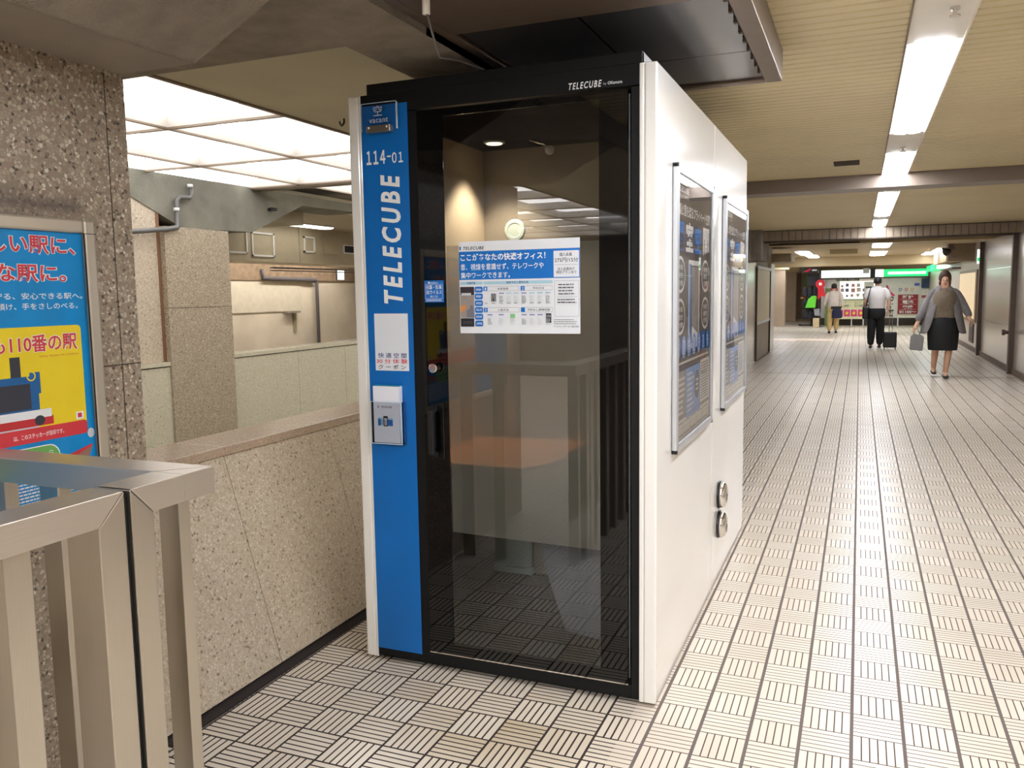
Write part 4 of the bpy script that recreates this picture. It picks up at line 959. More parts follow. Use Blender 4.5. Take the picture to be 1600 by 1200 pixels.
# ------------------------------------------------------------------ left side of the passage beyond the booth
XL = -1.32
mb = MB(); mb.box(XL-.3, XL, 2.9, 13.2, 0, 2.6, CONC_S); struct('wall_left', mb, 'brown wall hidden behind the booths on the left', 'wall')
mb = MB(); mb.box(XL-.05, XL+.04, 13.2, 14.5, 0, 2.0, WALLP); tag(mb.build('metal_panel', org=(XL, 13.8, 0)), 'silver metal wall panel just right of the booth edge', 'panel')
mb = MB(); mb.box(-2.0, XL, 14.5, 18.2, 0, 2.45, pm('brown_post', (138, 122, 104), .6, vary=.08)); struct('wall_left', mb, 'short brown wall carrying the blank board', 'wall')
t = thing('notice_board', 'blank cream notice board above a brown panel on the left wall', 'board', (XL, 15.8, .85))
b = MB(); b.box(XL, XL+.05, 14.55, 17.2, .82, 1.88, pm('cream_board', (206, 192, 158), .5, vary=.03)); b.build('board_face', t)
b = MB(); b.box(XL, XL+.07, 14.5, 14.56, .05, 1.92, JNT); b.box(XL, XL+.07, 17.2, 17.26, .05, 1.92, JNT); b.box(XL, XL+.09, 14.5, 17.3, 1.88, 1.94, WPRT); b.box(XL, XL+.06, 14.5, 17.2, .76, .82, LGPR); b.build('frame', t)
b = MB(); b.box(XL, XL+.04, 14.56, 17.2, .04, .76, pm('brown_veneer', (132, 112, 88), .45, vary=.08, vscale=4)); b.build('lower_panel', t)
mb = MB(); mb.box(XL-.1, XL+.06, 17.35, 18.2, 0, 2.05, pm('white_post_panel', (206, 202, 196), .3, vary=.03)); tag(mb.build('white_wall_panel', org=(XL, 17.8, 0)), 'narrow white panel at the end of the left wall', 'panel')
mb = MB(); mb.box(XL-.1, XL+.45, 18.0, 19.2, 2.10, 2.30, pm('beige_unit', (170, 156, 132), .6)); tag(mb.build('ceiling_unit', org=(XL, 18.6, 2.3), bevel=.03), 'beige box unit under the ceiling above the white panel', 'ceiling unit')
PIL = pm('beige_plaster_column', (172, 152, 130), .6, vary=.06, vscale=2)
for (xa, xb, ya, lab, m_) in ((-2.48, -2.05, 31.4, 'beige square column nearest of the row on the left', PIL), (-2.45, -2.0, 36.5, 'beige column second in the far row', PIL), (-2.28, -1.98, 40, 'dark brown column third in the far row', pm('brown_plaster_column', (120, 98, 80), .6, vary=.05))):
    t = thing('square_column', lab, 'column', ((xa+xb)/2, ya+.2, 0), 'square columns in the far hall')
    b = MB(); b.box(xa, xb, ya, ya+.45, 0, 2.2, m_); b.build('shaft', t)
    b = MB(); b.box(xa-.08, xb+.12, ya-.05, ya+.5, 2.2, 2.45, CEILF); b.build('capital', t)
GRNP = pm('green_painted_post', (120, 140, 84), .5, vary=.04)
mb = MB(); mb.box(-1.86, -1.70, 39.4, 39.6, 0, 2.45, GRNP); tag(mb.build('green_post', org=(-1.78, 39.5, 0)), 'slim green post left of the clothes rack', 'post', 'green posts')
mb = MB(); mb.box(-.62, -.42, 32.2, 32.4, 0, 1.45, GRNP); tag(mb.build('green_post', org=(-.5, 32.3, 0)), 'short green post at the corner of the shop', 'post', 'green posts')
mb = MB(); mb.box(-.1, .55, 20.2, 20.5, 2.33, 2.45, pm('cream_box', (196, 182, 142), .6)); tag(mb.build('ceiling_unit', org=(.2, 20.3, 2.45)), 'cream box unit hanging from the far ceiling left of the tubes', 'ceiling unit')

# ------------------------------------------------------------------ right wall fittings
t = thing('steel_wall_cladding', 'glossy steel cladding on the right wall between dark posts', 'wall panel', (3.04, 15, 0))
for a, c2 in ((13.58, 17.48), (6, 13.33), (0, 5.9), (-6, -.1), (-12, -6.1)):
    b = MB(); b.box(3.035, 3.052, a, c2, .10, 2.50, WALLP); b.build('steel_sheet', t)
b = MB(); b.box(3.025, 3.036, 13.9, 17.2, .78, .79, CHROME); b.box(3.028, 3.036, 13.9, 17.2, 1.80, 1.81, CHROME); b.build('seam_strip', t)
PST = pm('brown_steel_post', (96, 82, 72), .4, metal=.4)
for yy, lab in ((13.35, 'brown upright post on the right wall beside the stained beam'), (17.5, 'brown upright post on the right wall near the woman')):
    mb = MB(); mb.box(2.96, 3.05, yy, yy+.13, 0, 2.4, PST); mb.box(2.98, 3.05, yy+.15, yy+.22, 0, 2.3, ALU)
    tag(mb.build('steel_post', org=(3.0, yy, 0)), lab, 'post', 'steel posts on the right wall')
mb = MB(); mb.lathe((2.965, 13.42, .70), (-1, 0, 0), [(0, .03), (.05, .03), (.06, .05), (.10, .05)], PST, 14); tag(mb.build('door_stop', org=(2.96, 13.42, .7)), 'small round knob on the near steel post', 'knob')
t = thing('poster_case', 'blank cream poster case on the right wall behind the woman', 'poster case', (3.04, 20, .66))
b = MB(); b.box(3.0, 3.05, 18.3, 21.7, .66, 1.84, pm('case_frame', (150, 130, 110), .4, metal=.3)); b.build('frame', t, bevel=.01)
b = MB(); b.box(2.99, 3.01, 18.45, 21.55, .74, 1.78, pm('case_cream', (236, 212, 172), .4, emis=.25, vary=.02)); b.build('board_face', t)
mb = MB(); GRL = pm('dark_louvre', (92, 84, 80), .5)
for k in range(12): mb.box(3.02, 3.05, 18.8, 19.5, .20+k*.034, .225+k*.034, GRL)
mb.box(3.035, 3.05, 18.78, 19.52, .18, .62, GRL)
tag(mb.build('wall_grille', org=(3.04, 19, .2)), 'dark louvred grille low on the right wall', 'vent')
mb = MB(); mb.box(2.5, 3.05, 19.2, 19.6, 2.05, 2.45, pm('beige_box', (150, 132, 110), .6)); mb.box(2.62, 3.05, 19.6, 25.0, 2.1, 2.45, CEILF)
struct('trim_11', mb, 'boxed-in ceiling duct along the top of the right wall', 'duct')
t = thing('security_camera', 'small dark camera under the boxed-in duct at right', 'camera', (2.45, 19.0, 2.3))
b = MB(); b.lathe((2.45, 19.0, 2.32), (0, 0, -1), [(0, .09), (.06, .09), (.12, .06), (.15, .01)], BLKP, 20); b.build('dome', t, smooth=True)
b = MB(); b.box(2.36, 2.62, 18.95, 19.2, 2.32, 2.36, GRL); b.build('bracket', t)
LITG = pm('lit_green', (40, 200, 120), .4, emis=.55, ecol=(30, 214, 120), vary=0); LITW = pm('lit_white', (240, 255, 246), .4, emis=1.1, ecol=(232, 255, 244), vary=0)
t = thing('wall_sign', 'slim lit green and white sign above the steel post', 'sign', (2.95, 17.7, 2.1))
b = MB(); b.box(2.93, 3.0, 17.68, 17.72, 1.95, 2.25, LITW); b.build('lit_face', t)
b = MB(); b.box(2.93, 3.0, 17.675, 17.68, 2.0, 2.08, LITG); b.build('green_band', t)

# ------------------------------------------------------------------ shop at the end
SY = 32.7
t = thing('storefront', 'white shop front under the lit green sign at the end', 'shop', (1.2, SY, 0))
SW = pm('shop_white', (238, 234, 230), .5, vary=.03)
b = MB(); b.box(-.80, 1.40, SY+.5, SY+.6, .0, 1.80, SW); b.box(1.40, 3.05, SY, SY+.1, .28, 1.80, SW); b.box(-.6, 3.05, SY-.02, SY+.55, 1.80, 1.86, pm('grey_header', (176, 168, 160), .5)); b.build('wall_panel', t)
b = MB(); b.box(-.8, 3.05, SY+.02, SY+.10, 0, .28, pm('dark_kick', (84, 76, 72), .6)); b.build('kick_plate', t)
s = Sheet((0, SY, 0), (1, 0, 0), (0, 0, 1), step=.002, first=.006)
s.t('Riat!', 1.60, .34, 1.84, 1.10, KPRT, rot=-90); s.poly([(1.56, 1.52), (1.62, 1.55), (1.68, 1.35), (1.90, 1.13), (1.80, 1.12), (1.60, 1.28)], pm('pink_red', (226, 50, 110), .4, vary=0)); s.r(1.6, 1.13, 1.63, 1.17, GPRT)
for k, c_ in enumerate(((60, 100, 200), (230, 70, 100), (220, 190, 80))): s.ring(2.07+k*.20, 1.37, .055, .055, .02, pm('ring_col_%d' % k, c_, .5, vary=0)); s.lines(2.01+k*.2, 1.27, 2.14+k*.2, 1.29, 1, GPRT)
s.r(2.55, 1.50, 2.72, 1.60, pm('shop_blue', (90, 120, 210), .5, vary=0))
s.build('lettering', t)
# red price board
t = thing('price_board', 'dark red board listing watch battery prices on the shop wall', 'sign', (2.35, SY-.03, .40))
b = MB(); b.box(1.96, 2.72, SY-.05, SY-.012, .40, 1.20, pm('pale_rim', (226, 220, 214), .5)); b.build('rim', t)
b = MB(); b.box(1.99, 2.69, SY-.055, SY-.045, .43, 1.17, pm('wine_red', (158, 32, 48), .45)); b.build('board_face', t)
s = Sheet((0, SY-.055, 0), (1, 0, 0), (0, 0, 1), step=.002, first=.004)
s.t('時計', 2.15, 1.01, 2.53, 1.15, WPRT, bold=.03); s.t('電池', 2.15, .82, 2.53, .96, WPRT, bold=.03); s.t('交換', 2.15, .63, 2.53, .77, WPRT, bold=.03); s.t('¥1100～', 2.04, .455, 2.64, .57, WPRT, bold=.035)
for z_ in (.985, .795, .60): s.r(2.05, z_, 2.63, z_+.006, WPRT)
s.build('lettering', t)
# lit sign
t = thing('lit_shop_sign', 'long lit white sign turning green at the right over the shop', 'sign', (1.1, SY-.3, 1.9))
b = MB(); b.box(-.78, 3.0, SY-.35, SY-.02, 1.86, 2.14, BLKP); b.build('housing', t)
b = MB(); b.box(-.78, 1.45, SY-.36, SY-.35, 1.86, 2.14, LITW); b.build('white_face', t)
b = MB(); b.box(1.45, 2.98, SY-.36, SY-.35, 1.86, 2.14, LITG); b.box(1.60, 2.9, SY-.365, SY-.36, 1.95, 2.04, LITW); b.build('green_face', t)
b = MB(); b.box(.98, 1.16, SY-.40, SY-.36, 1.82, 2.2, KPRT); b.box(.72, .95, SY-.40, SY-.36, 2.0, 2.2, LGPR); b.build('pillar_band', t)
mb = MB(); mb.box(2.86, 3.5, 27, 31.5, 2.0, 2.2, LITG); mb.box(2.85, 3.5, 25.5, 26.9, 2.02, 2.22, LITW); mb.box(2.84, 3.5, 22.0, 25.4, 1.93, 1.97, GRL)
tag(mb.build('side_sign', org=(3, 27, 2)), 'lit green and white sign along the right wall by the shop', 'sign')
s = Sheet((0, SY-.36, 0), (1, 0, 0), (0, 0, 1), step=.002, first=.004)
t = thing('header_notice', 'dark lettered strip under the white part of the shop sign', 'sign', (.1, SY-.05, 1.75))
b = MB(); b.box(-.22, .60, SY-.06, SY-.03, 1.73, 1.80, pm('dark_strip', (70, 66, 66), .5)); b.build('strip', t)
s = Sheet((0, SY-.06, 0), (1, 0, 0), (0, 0, 1), step=.002, first=.004); s.t('靴修理・合鍵・時計電池交換', -.18, 1.742, .56, 1.79, WPRT, bold=.02); s.build('lettering', t)
# display window with wares
st = bpy.data.objects['storefront']
b = MB(); b.box(-.45, 1.35, SY+.42, SY+.5, .8, 1.72, pm('glowing_display', (244, 238, 230), .5, emis=.5, vary=.04)); b.build('display_back', st)  # back panel given its own glow to brighten the shop window
b = MB(); b.box(-.50, -.45, SY+.3, SY+.5, 0, 1.78, LGPR); b.build('jamb', st)
b = MB(); b.box(1.35, 1.42, SY+.1, SY+.5, 0, 1.78, SW); b.build('jamb', st)
b = MB(); b.box(-.55, -.10, SY-.06, SY, 0.28, 1.80, SW); b.build('corner_panel', st)
rnd = random.Random(3)
for k in range(16):
    x_ = -.10+(k % 6)*.20+rnd.random()*.04; z_ = 1.08+.2*(k//6)+rnd.random()*.03; w_ = .07+rnd.random()*.08
    mb = MB(); mb.box(x_, x_+w_, SY+.39, SY+.42, z_, z_+w_*1.1, pm('ware_%d' % (k % 6), [(190, 180, 190), (120, 120, 170), (214, 160, 160), (230, 226, 214), (150, 170, 180), (206, 150, 120)][k % 6], .5))
    tag(mb.build('small_ware', org=(x_, SY+.4, z_)), 'tiny %s card in the display window, %s row, %s from left' % (('lilac', 'indigo', 'pink', 'ivory', 'grey-blue', 'tan')[k % 6], ('lower', 'middle', 'upper')[k//6], ('first', 'second', 'third', 'fourth', 'fifth', 'sixth')[k % 6]), 'ware', 'small wares in the display window')
# banner with vertical lettering
t = thing('banner_panel', 'white upright banner with vertical black lettering by the counter', 'banner', (.92, SY-.02, .5))
b = MB(); b.box(.78, 1.12, SY-.06, SY-.03, .30, 1.68, SW); b.build('board_face', t)
s = Sheet((0, SY-.06, 0), (1, 0, 0), (0, 0, 1), step=.002, first=.004); s.t('Riat!', .83, .55, 1.05, 1.50, KPRT, rot=-90); s.build('lettering', t)
# counter
t = thing('shop_counter', 'pale yellow counter with pink leaflets in front of the shop', 'counter', (.35, SY-.3, 0))
b = MB(); b.box(-.20, .80, SY-.55, SY-.1, .26, .98, pm('pale_yellow', (238, 232, 190), .5)); b.build('body', t)
b = MB(); b.box(-.26, .86, SY-.6, SY-.06, .98, 1.03, pm('mint_top', (170, 188, 160), .4)); b.build('counter_top', t)
for xx in (-.19, .36, .78):
    b = MB(); b.box(xx-.02, xx+.02, SY-.54, SY-.5, 0, .26, PWH); b.build('leg', t)
PNK = pm('pink_leaflet', (226, 72, 130), .5, vary=.12, vscale=20)
s = Sheet((0, SY-.55, 0), (1, 0, 0), (0, 0, 1), step=.002, first=.005)
for k in range(4):
    s.r(-.17+k*.25, .36, .05+k*.25, .62, PNK); s.e(-.06+k*.25, .49, .05, .06, YEL)
for k in range(2): s.t('加工時間', -.05+k*.5, .72, .25+k*.5, .82, GPRT); s.t('合カギ', -.05+k*.5, .86, .18+k*.5, .92, GPRT)
s.build('leaflet_print', t)
t = thing('leaflet_poster', 'small pink poster on the shop corner above the child', 'poster', (-.5, SY-.1, 1.2))
b = MB(); b.box(-.46, -.18, SY-.08, SY-.06, 1.22, 1.46, PNK); b.build('sheet', t)
# benches
for (xa, xb, lab) in ((1.02, 1.55, 'low pale bench with a yellow tray left of the red board'), (1.95, 2.75, 'low pale bench under the dark red board')):
    t = thing('low_bench', lab, 'bench', ((xa+xb)/2, SY-.35, 0), 'benches by the shop')
    b = MB(); b.box(xa, xb, SY-.6, SY-.25, .34, .40, pm('cream_wood', (232, 224, 196), .5)); b.build('seat', t)
    for xx in (xa+.02, xb-.06):
        b = MB(); b.box(xx, xx+.04, SY-.58, SY-.54, 0, .34, PWH); b.build('leg', t)
t = thing('handbag_tray', 'green and yellow tray standing on the left low bench', 'tray', (1.25, SY-.4, .4))
b = MB(); b.box(1.08, 1.30, SY-.5, SY-.35, .40, .60, pm('tray_green', (160, 196, 90), .5)); b.build('tray_body', t, bevel=.01)
b = MB(); b.box(1.07, 1.31, SY-.51, SY-.34, .60, .62, YEL); b.build('tray_rim', t)
# side notices right of the shop
t = thing('wall_notice', 'pair of stacked notices at the right end of the shop front', 'notice', (3.1, SY-.1, .7))
b = MB(); b.box(2.78, 3.04, SY-.1, SY-.06, 1.42, 1.78, pm('navy_notice', (60, 78, 110), .5, vary=.25, vscale=6)); b.build('upper_sheet', t)
b = MB(); b.box(2.78, 3.04, SY-.1, SY-.06, .55, 1.36, SW); b.box(2.80, 3.02, SY-.105, SY-.1, 1.04, 1.14, pm('brick_band', (176, 80, 70), .5)); b.build('lower_sheet', t)
# goods on the left of the shop
t = thing('goods_rack', 'dark rack hung with black bags left of the shop', 'rack', (-1.1, 31.8, 0))
GB = pm('black_goods', (38, 36, 44), .7, vary=.25, vscale=6)
b = MB(); b.box(-1.12, -1.04, 31.78, 31.86, 0, 1.9, BLKP); b.box(-1.55, -.85, 31.7, 31.95, .02, .06, BLKP); b.box(-1.5, -.8, 31.75, 31.9, 1.08, 1.12, WOOD); b.box(-1.5, -.8, 31.75, 31.9, .66, .70, BLKP); b.build('stand', t)
rnd = random.Random(5)
for k in range(9):
    x_ = -1.42+.16*(k % 3)+rnd.random()*.05; z_ = .28+.42*(k//3)
    b = MB(); b.loft([[(x_+.09+rx*math.cos(a), 31.66+.07*math.sin(a), z_+h_) for a in [2*math.pi*q/10 for q in range(10)]] for h_, rx in ((0, .07), (.05, .10), (.28, .11), (.36, .06), (.40, .02))], GB); b.build('bag', t, smooth=True)
b = MB(); b.box(-1.25, -.80, 31.55, 31.75, 1.55, 2.0, GB); b.build('dark_banner', t, bevel=.02)
mb = MB(); mb.prism([(-1.30, 31.40, .72), (-.94, 31.40, .72), (-.90, 31.40, 1.17), (-1.06, 31.40, 1.18), (-1.20, 31.40, 1.05)], (0, .2, 0), pm('lime_green', (110, 222, 60), .5)); mb.tube([(-1.12, 31.5, 1.17), (-1.12, 31.6, 1.2), (-1.12, 31.75, 1.1)], .008, BLKP, 8)
tag(mb.build('green_bag', org=(-1.1, 31.4, .72), bevel=.01), 'bright lime green bag hanging on the dark rack', 'bag')
t = thing('rosette_sign', 'red ribbon-shaped sign beside the dark rack', 'sign', (-.75, 31.2, 1.2))
RED = pm('signal_red', (214, 30, 50), .4)
b = MB(); b.lathe((-.76, 31.2, 1.62), (0, -1, 0), [(0, .17), (.05, .17)], RED, 28); b.build('disc', t)
b = MB(); b.box(-.77, -.75, 31.21, 31.23, 0, 1.6, BLKP); b.box(-.88, -.64, 31.12, 31.32, 0, .02, BLKP); b.build('stand', t)
b = MB(); b.prism([(-.86, 31.2, 1.55), (-.66, 31.2, 1.55), (-.55, 31.2, 1.10), (-.70, 31.2, 1.18), (-.83, 31.2, 1.02)], (0, -.03, 0), RED); b.build('ribbon', t)
b = MB(); b.lathe((-.76, 31.15, 1.62), (0, -1, 0), [(0, .06), (.005, .06)], WPRT, 20); b.build('emblem', t)
mb = MB(); mb.box(-1.45, -.85, 31.3, 31.5, 2.05, 2.30, BLKP); mb.prism([(-1.40, 31.29, 2.08), (-1.12, 31.29, 2.24), (-1.12, 31.29, 2.16), (-1.25, 31.29, 2.08)], (0, .005, 0), RED); mb.box(-1.08, -.90, 31.29, 31.295, 2.12, 2.18, LGPR); mb.box(-1.2, -1.18, 31.38, 31.4, 2.3, 2.45, BLKP)
tag(mb.build('hanging_sign', org=(-1.1, 31.3, 2.3)), 'black hanging sign with a red mark left of the lit sign', 'sign')
mb = MB(); mb.box(-.98, -.76, 30.8, 31.0, 0, .34, pm('pale_wood', (204, 184, 144), .6)); tag(mb.build('wooden_crate', org=(-.87, 30.9, 0), bevel=.01), 'small pale wooden crate on the floor by the rack', 'crate')
mb = MB(); mb.prism([(-1.0, 31.5, .68), (-.78, 31.5, .68), (-.72, 31.5, .40), (-.95, 31.5, .42)], (0, .22, 0), pm('grey_clear_bag', (170, 172, 178), .3)); tag(mb.build('plastic_bag', org=(-.85, 31.2, .4)), 'grey plastic bag hanging low on the dark rack', 'bag')
mb = MB(); mb.box(-1.2, -1.0, 21.8, 22.2, .001, .003, pm('pinkish_patch', (226, 206, 186), .4)); mb.box(-1.9, .0, 22.3, 23.2, .001, .0025, pm('pinkish_patch', (226, 206, 186), .4))
struct('floor_patch', mb, 'slightly pinker repaired patch of floor tiles far away', 'floor')
# ------------------------------------------------------------------ people
SKIN = pm('skin', (214, 168, 140), .55, vary=.03)
HAIR = pm('dark_brown_hair', (74, 52, 38), .6, vary=.1, bump=.4); HAIRK = pm('black_hair', (30, 26, 26), .6, vary=.1)

def skin_body(parent, nodes, edges, m, name='body', sub=2):
    """one continuous figure grown from a skeleton; nodes: name -> (x, y, z, rx, ry); first node is the root"""
    names = list(nodes); idx = {n: i for i, n in enumerate(names)}
    me = bpy.data.meshes.new('sk'); me.from_pydata([nodes[n][:3] for n in names], [(idx[a], idx[b]) for a, b in edges], [])
    o = bpy.data.objects.new('sk', me); COL.objects.link(o)
    md = o.modifiers.new('skin', 'SKIN'); md.use_smooth_shade = True
    for i, n in enumerate(names):
        sv = me.skin_vertices[0].data[i]; sv.radius = nodes[n][3:5]; sv.use_root = (i == 0)
    s = o.modifiers.new('s', 'SUBSURF'); s.levels = sub; s.render_levels = sub
    bpy.context.view_layer.update()
    r = bpy.data.meshes.new_from_object(o.evaluated_get(bpy.context.evaluated_depsgraph_get()))
    bpy.data.objects.remove(o)
    r.materials.clear(); r.materials.append(m); r.name = name
    for p_ in r.polygons: p_.use_smooth = True; p_.material_index = 0
    ob = bpy.data.objects.new(name, r); COL.objects.link(ob); ob.parent = parent
    return ob

def skeleton(J, hands=True):
    """J: joint positions in the figure's own frame, facing -Y"""
    R_ = dict(pelvis=(.15, .11), waist=(.125, .10), chest=(.15, .11), neck=(.052, .055), head=(.075, .09), crown=(.06, .075), shL=(.042, .042), shR=(.042, .042),
              elL=(.04, .04), elR=(.04, .04), wrL=(.026, .03), wrR=(.026, .03), hipL=(.095, .095), hipR=(.095, .095), knL=(.058, .06), knR=(.058, .06),
              anL=(.036, .038), anR=(.036, .038), cfL=(.055, .058), cfR=(.055, .058), toL=(.035, .025), toR=(.035, .025), nose=(.012, .012))
    J = dict(J)
    for s in 'LR':
        k = Vector(J['kn'+s]); a = Vector(J['an'+s]); J['cf'+s] = tuple(k.lerp(a, .3)+Vector((0, .015, 0)))
    h = Vector(J['head']); J['nose'] = tuple(h+Vector((0, -.10, -.01)))
    order = ['pelvis', 'waist', 'chest', 'neck', 'head', 'crown', 'nose', 'shL', 'elL', 'wrL', 'shR', 'elR', 'wrR', 'hipL', 'knL', 'cfL', 'anL', 'toL', 'hipR', 'knR', 'cfR', 'anR', 'toR']
    nodes = {n: tuple(J[n])+R_[n] for n in order}
    edges = [('pelvis', 'waist'), ('waist', 'chest'), ('chest', 'neck'), ('neck', 'head'), ('head', 'crown'), ('head', 'nose')]
    for s in 'LR': edges += [('chest', 'sh'+s), ('sh'+s, 'el'+s), ('el'+s, 'wr'+s), ('pelvis', 'hip'+s), ('hip'+s, 'kn'+s), ('kn'+s, 'cf'+s), ('cf'+s, 'an'+s), ('an'+s, 'to'+s)]
    if hands:
        for s in 'LR':
            wr = Vector(J['wr'+s]); d_ = (wr-Vector(J['el'+s])).normalized(); side = Vector((0, 1, 0)); side = (side-d_*side.dot(d_)).normalized(); inn = Vector((-1 if J['sh'+s][0] > 0 else 1, 0, 0))
            nodes['pm'+s] = tuple(wr+d_*.055)+(.022, .034); edges.append(('wr'+s, 'pm'+s))
            for q, (off, ln) in enumerate(((-.028, .058), (-.010, .068), (.010, .064), (.027, .05))):
                b0 = wr+d_*.095+side*off; b1 = b0+d_*ln*.5+inn*.012; b2 = b1+d_*ln*.35+inn*.028
                for w_, pt in enumerate((b0, b1, b2)): nodes['f%s%d%d' % (s, q, w_)] = tuple(pt)+(.009, .009)
                edges += [('pm'+s, 'f%s%d0' % (s, q)), ('f%s%d0' % (s, q), 'f%s%d1' % (s, q)), ('f%s%d1' % (s, q), 'f%s%d2' % (s, q))]
            t0 = wr+d_*.05-side*.040+inn*.012; t1 = t0+d_*.035-side*.012+inn*.012
            nodes['t%s0' % s] = tuple(t0)+(.011, .011); nodes['t%s1' % s] = tuple(t1)+(.009, .009); edges += [('pm'+s, 't%s0' % s), ('t%s0' % s, 't%s1' % s)]
    return nodes, edges

def ell(cx, cy, z, rx, ry, n=24, wob=0.0, ph=0.0):
    return [(cx+(rx+wob*math.sin(5*a+ph))*math.cos(a), cy+(ry+wob*math.sin(5*a+ph))*math.sin(a), z) for a in [2*math.pi*k/n for k in range(n)]]
def garment(name, parent, rings, m, lab=None, solid=.006, sub=1):
    b = MB(); b.loft(rings, m, True, False); o = b.build(name, parent, org=(0, 0, 0), smooth=True, solid=solid, sub=sub)
    if lab: o['label'] = lab
    return o
def tubep(name, parent, pts, rs, m, cap=True, n=14):
    b = MB(); b.tube(pts, rs, m, n, cap); return b.build(name, parent, org=(0, 0, 0), smooth=True, sub=1)
def shoe(parent, a, to, m, name='shoe', heel=.0):
    a = Vector(a); to = Vector(to); d_ = (to-a); d_.z = 0; d_ = d_.normalized(); sd = Vector((-d_.y, d_.x, 0)); zb = min(a.z-.07, to.z-.02)
    b = MB(); L = .25; rings = []
    for q, wd, h_ in ((0, .032, .075), (.2, .038, .075), (.5, .038, .05), (.8, .040, .035), (1, .015, .02)):
        c = Vector((a.x, a.y, zb))-d_*.05+d_*L*q
        rings.append([c+sd*wd*1.25*math.cos(t_)+Vector((0, 0, h_*(.5+.5*math.sin(t_)))) for t_ in [2*math.pi*k/12 for k in range(12)]])
    b.loft(rings, m); return b.build(name, parent, org=(0, 0, 0), smooth=True, sub=1)
def face(parent, head, m_eye=None):
    h = Vector(head); b = MB()
    for s in (-1, 1): b.lathe(h+Vector((s*.030, -.082, .005)), (0, -1, 0), [(0, .009), (.006, .004)], KPRT, 10)
    b.build('eyes', parent, org=(0, 0, 0))
    b = MB(); b.lathe(h+Vector((0, -.086, -.058)), (0, -1, 0), [(0, .016), (.004, .010)], pm('lips', (170, 92, 84), .5), 10); b.build('mouth', parent, org=(0, 0, 0))
    b = MB()
    for s in (-1, 1): b.lathe(h+Vector((s*.078, 0, -.01)), (s, 0, 0), [(0, .022), (.012, .024), (.016, .01)], SKIN, 12)
    b.build('ears', parent, org=(0, 0, 0))

# --- woman walking towards the camera
wp = thing('person', 'woman in grey jacket, brown top and black skirt walking towards us', 'person', (1.90, 12.5, 0))
J = dict(pelvis=(0, 0, .93), waist=(0, 0, 1.10), chest=(0, 0, 1.30), neck=(0, 0, 1.46), head=(0, -.01, 1.58), crown=(0, .01, 1.665),
         shL=(.17, 0, 1.40), elL=(.30, .05, 1.14), wrL=(.37, -.06, .96), shR=(-.17, 0, 1.40), elR=(-.27, .04, 1.12), wrR=(-.40, -.05, .86),
         hipL=(.09, 0, .86), knL=(.09, -.06, .47), anL=(.05, -.05, .08), toL=(.05, -.20, .035), hipR=(-.09, 0, .86), knR=(-.10, .02, .48), anR=(-.11, .16, .13), toR=(-.11, .02, .07))
n_, e_ = skeleton(J); skin_body(wp, n_, e_, SKIN); face(wp, J['head'])
BRT = pm('taupe_top', (120, 106, 88), .8, vary=.12, vscale=30, bump=.6, bscale=60)
garment('top', wp, [ell(0, 0, .93, .205, .15, wob=.004), ell(0, 0, 1.0, .20, .145, wob=.006, ph=1), ell(0, -.01, 1.1, .185, .14, wob=.006), ell(0, -.02, 1.22, .195, .155), ell(0, -.01, 1.32, .19, .15), ell(0, 0, 1.41, .17, .11), ell(0, 0, 1.46, .075, .07)], BRT, 'taupe knitted top')
KSK = pm('black_skirt', (14, 14, 16), .75, vary=.1, bump=.3)
garment('skirt', wp, [ell(0, 0, .99, .198, .15), ell(0, 0, .90, .225, .18), ell(0, 0, .75, .235, .19), ell(0, 0, .58, .225, .18), ell(0, -.01, .45, .215, .17)], KSK)
JKT = pm('grey_wool_jacket', (128, 124, 124), .8, vary=.10, vscale=12, bump=.4)
def arc(cx, cy, z, rx, ry, a0, a1, n=20, wob=0.0):
    return [(cx+(rx+wob*math.sin(7*a))*math.cos(a), cy+(ry+wob*math.sin(7*a))*math.sin(a), z) for a in [math.radians(a0+(a1-a0)*k/(n-1)) for k in range(n)]]
b = MB(); b.loft([arc(-.02, .02, 1.50, .09, .08, -75, 255), arc(-.01, .02, 1.46, .13, .10, -70, 250), arc(0, .02, 1.38, .205, .14, -68, 248), arc(0, .02, 1.20, .25, .17, -62, 242), arc(0, .02, 1.0, .28, .19, -58, 238, wob=.01), arc(0, .02, .82, .32, .21, -52, 232, wob=.015), arc(0, .02, .72, .34, .22, -50, 225, wob=.02)], JKT, False, False)
b.build('jacket', wp, org=(0, 0, 0), smooth=True, solid=.008, sub=1)
for s, a in (('L', [(.09, 0, 1.42), (.17, 0, 1.405), (.30, .05, 1.14), (.385, -.05, .97)]), ('R', [(-.09, 0, 1.42), (-.17, 0, 1.405), (-.285, .04, 1.12), (-.40, -.04, .89)])):
    tubep('sleeve', wp, a, [.05, .072, .066, .058], JKT)
b = MB(); b.loft([ell(0, .02, 1.42, .07, .05), ell(0, .02, 1.50, .088, .085), ell(0, .015, 1.60, .098, .105), ell(0, .012, 1.68, .092, .10), ell(0, .01, 1.735, .05, .055), ell(0, .01, 1.748, .01, .01)], HAIR, True, True)
